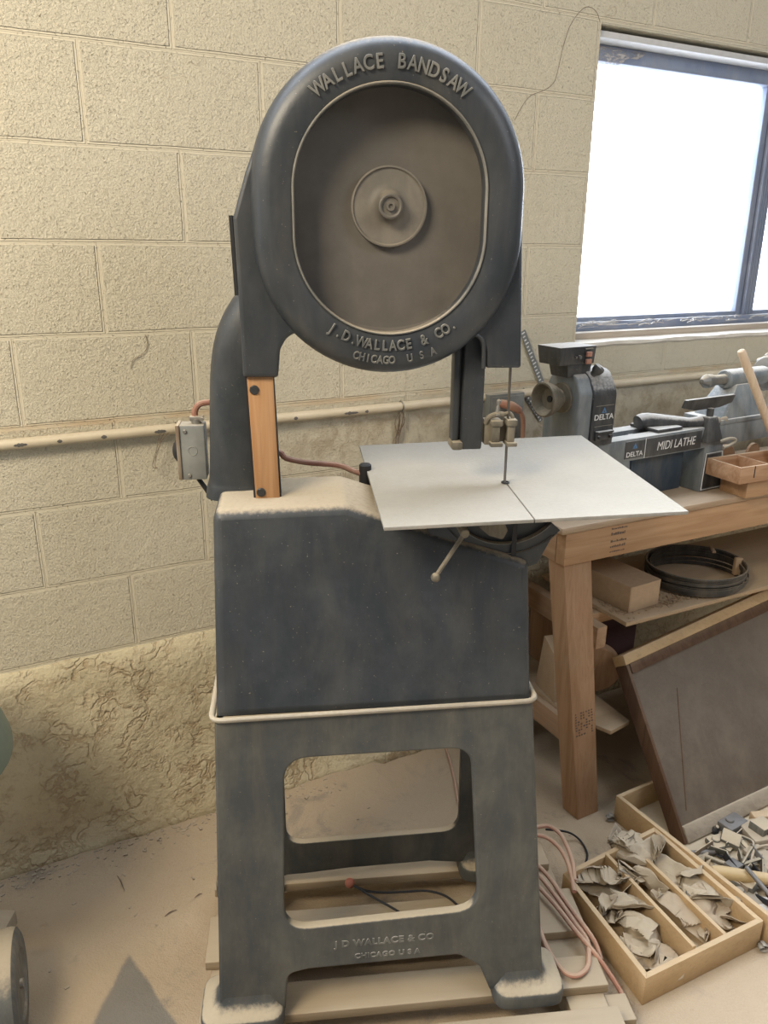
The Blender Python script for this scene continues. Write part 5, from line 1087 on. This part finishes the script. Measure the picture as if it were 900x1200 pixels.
# torn clear plastic sheet over the junk: thin crinkled film
# little curled shaving by the long tray corner, and one behind the divided tray
for (x, y, lab) in ((893, 1110, 'pale curled wood shaving at the right edge in front of the tray'), (714, 958, 'pale curled wood shaving at the far corner of the long tray')):
    p_ = pz(x, y, .012); m = M()
    lp = [[(p_[0] + (.004 + .0025 * t) * math.cos(t * 1.6), p_[1] + dy_, .013 + (.004 + .0015 * t) * math.sin(t * 1.6)) for dy_ in (-.008, .008)] for t in np.linspace(0, 5, 26)]
    vs = [q for l in lp for q in l] + [(q[0] * 1.0, q[1], q[2] + .0006) for l in lp for q in l]
    n_ = len(lp); fs = [(2 * i, 2 * i + 1, 2 * i + 3, 2 * i + 2) for i in range(n_ - 1)]
    m.add([q for l in lp for q in l], fs); o = single('wood_shaving', m, 'table', lab, 'wood shaving', (p_[0], p_[1], 0)); sd = o.modifiers.new('thick', 'SOLIDIFY'); sd.thickness = .0006

dm = M(); rr = random.Random(21)
for k in range(420):
    if k < 300:
        a_ = rr.uniform(-1.25, -.2); b_ = -.03 - abs(rr.gauss(0, .035)); w3 = WF.w(a_, b_, 0); zb_ = .018 * math.exp(-((-b_) / .10) ** 2)
    else: w3 = (rr.uniform(-.9, .9), rr.uniform(1.0, 2.1), 0); zb_ = 0.0
    if k >= 300 and -.35 < w3[0] < .62 and w3[1] < 1.8: continue
    s_ = rr.uniform(.0015, .0055) * (1.6 if k % 17 == 0 else 1); dm.box((w3[0] - s_, w3[1] - s_ * .5, zb_), (w3[0] + s_, w3[1] + s_ * .5, zb_ + s_ * .5), 0, tilt=Matrix.Rotation(rr.uniform(0, 3), 3, 'Z') @ Matrix.Rotation(rr.uniform(-.4, .4), 3, 'X'))
db_ = single('floor_debris', dm, 'railwood', 'loose grit and chips scattered along the foot of the wall', 'debris', (-.6, 1.6, 0)); db_['kind'] = 'stuff'
for (pts_, lab) in ((((193, 1074), (199, 1069), (207, 1066)), 'short dark twig-like shaving on the floor left of the stand, nearer'), (((228, 1052), (233, 1048), (237, 1047)), 'tiny dark shaving on the floor close to the stand side'), (((137, 1026), (141, 1032), (146, 1044)), 'thin bent fibre on the floor in front of the wall footing')):
    m = M(); m.tube([tuple(onz(*p_, .003)) for p_ in pts_], [.0006, .0016, .0006], 6); single('wood_sliver', m, 'stamp', lab, 'wood sliver', tuple(onz(*pts_[1], .0)))
# ================================================================== LEFT EDGE MACHINE
g1 = IDF.onb(15, 925, 1.25)
T = Thing('wheeled_machine', 'green rounded machine on a dusty rubber wheel at the left edge', 'machine', (-1.0, 1.3, 0))
# housing: rounded drum whose right side just enters the frame
gx, gz_ = g1
m = M(); gc = (gx - .285, 1.30); m.loft([[(gc[0] + r_ * math.cos(t), gc[1] + r_ * math.sin(t), z) for t in np.linspace(0, 2 * PI, 49)[:-1]] for z, r_ in ((gz_ - .034, .12), (gz_ - .033, .17), (gz_ - .027, .205), (gz_ - .016, .230), (gz_ - .002, .241), (gz_ + .015, .241), (gz_ + .05, .232), (gz_ + .10, .215), (gz_ + .20, .17), (gz_ + .26, .10))])
T.part('housing', m, 'green')
for yy in (1.18, 1.42):
    m = M(); m.box((gx - .36, yy, .0), (gx - .33, yy + .03, gz_ - .02), .003); T.part('leg', m, 'tyre')
wc = IDF.onb(10, 1180, 1.30); c_ = Vector((onz(12, 1190, .08)[0], onz(12, 1190, .08)[1], .0825))
px_ = onz(20, 1090, .16)
RW = .115; px_ = onz(14, 1100, 2 * RW); c3 = Vector((px_[0], px_[1] - .01, RW + .0005)); aw = Vector((math.cos(R_(20)), math.sin(R_(20)), 0))
m = M(); m.prof(tuple(c3 - aw * .085), tuple(c3 + aw * .01), [(0, RW * .86), (.004, RW * .95), (.012, RW), (.078, RW), (.088, RW * .97), (.094, RW * .88), (.095, RW * .62), (.090, RW * .57), (.090, 0)], 56)
WH_ = T.part('wheel', m, 'tyre', label='thick dust-covered rubber wheel')
m = M(); m.cyl(tuple(c3 - aw * .12), tuple(c3 + aw * .012), .010, n=14); T.part('axle', m, 'steel', WH_)
m = M(); b_ = c3 - aw * .11; m.box((b_.x - .30, b_.y - .02, RW - .02), (b_.x, b_.y + .02, RW + .02), .003); q_ = onz(12, 1078, .10); m.box((q_[0] - .25, q_[1] - .03, .06), (q_[0], q_[1] + .03, .10), .003); m.box((b_.x - .30, b_.y - .02, .07), (b_.x - .24, q_[1] + .03, .13), .003)
T.part('base_frame', m, 'railwood')
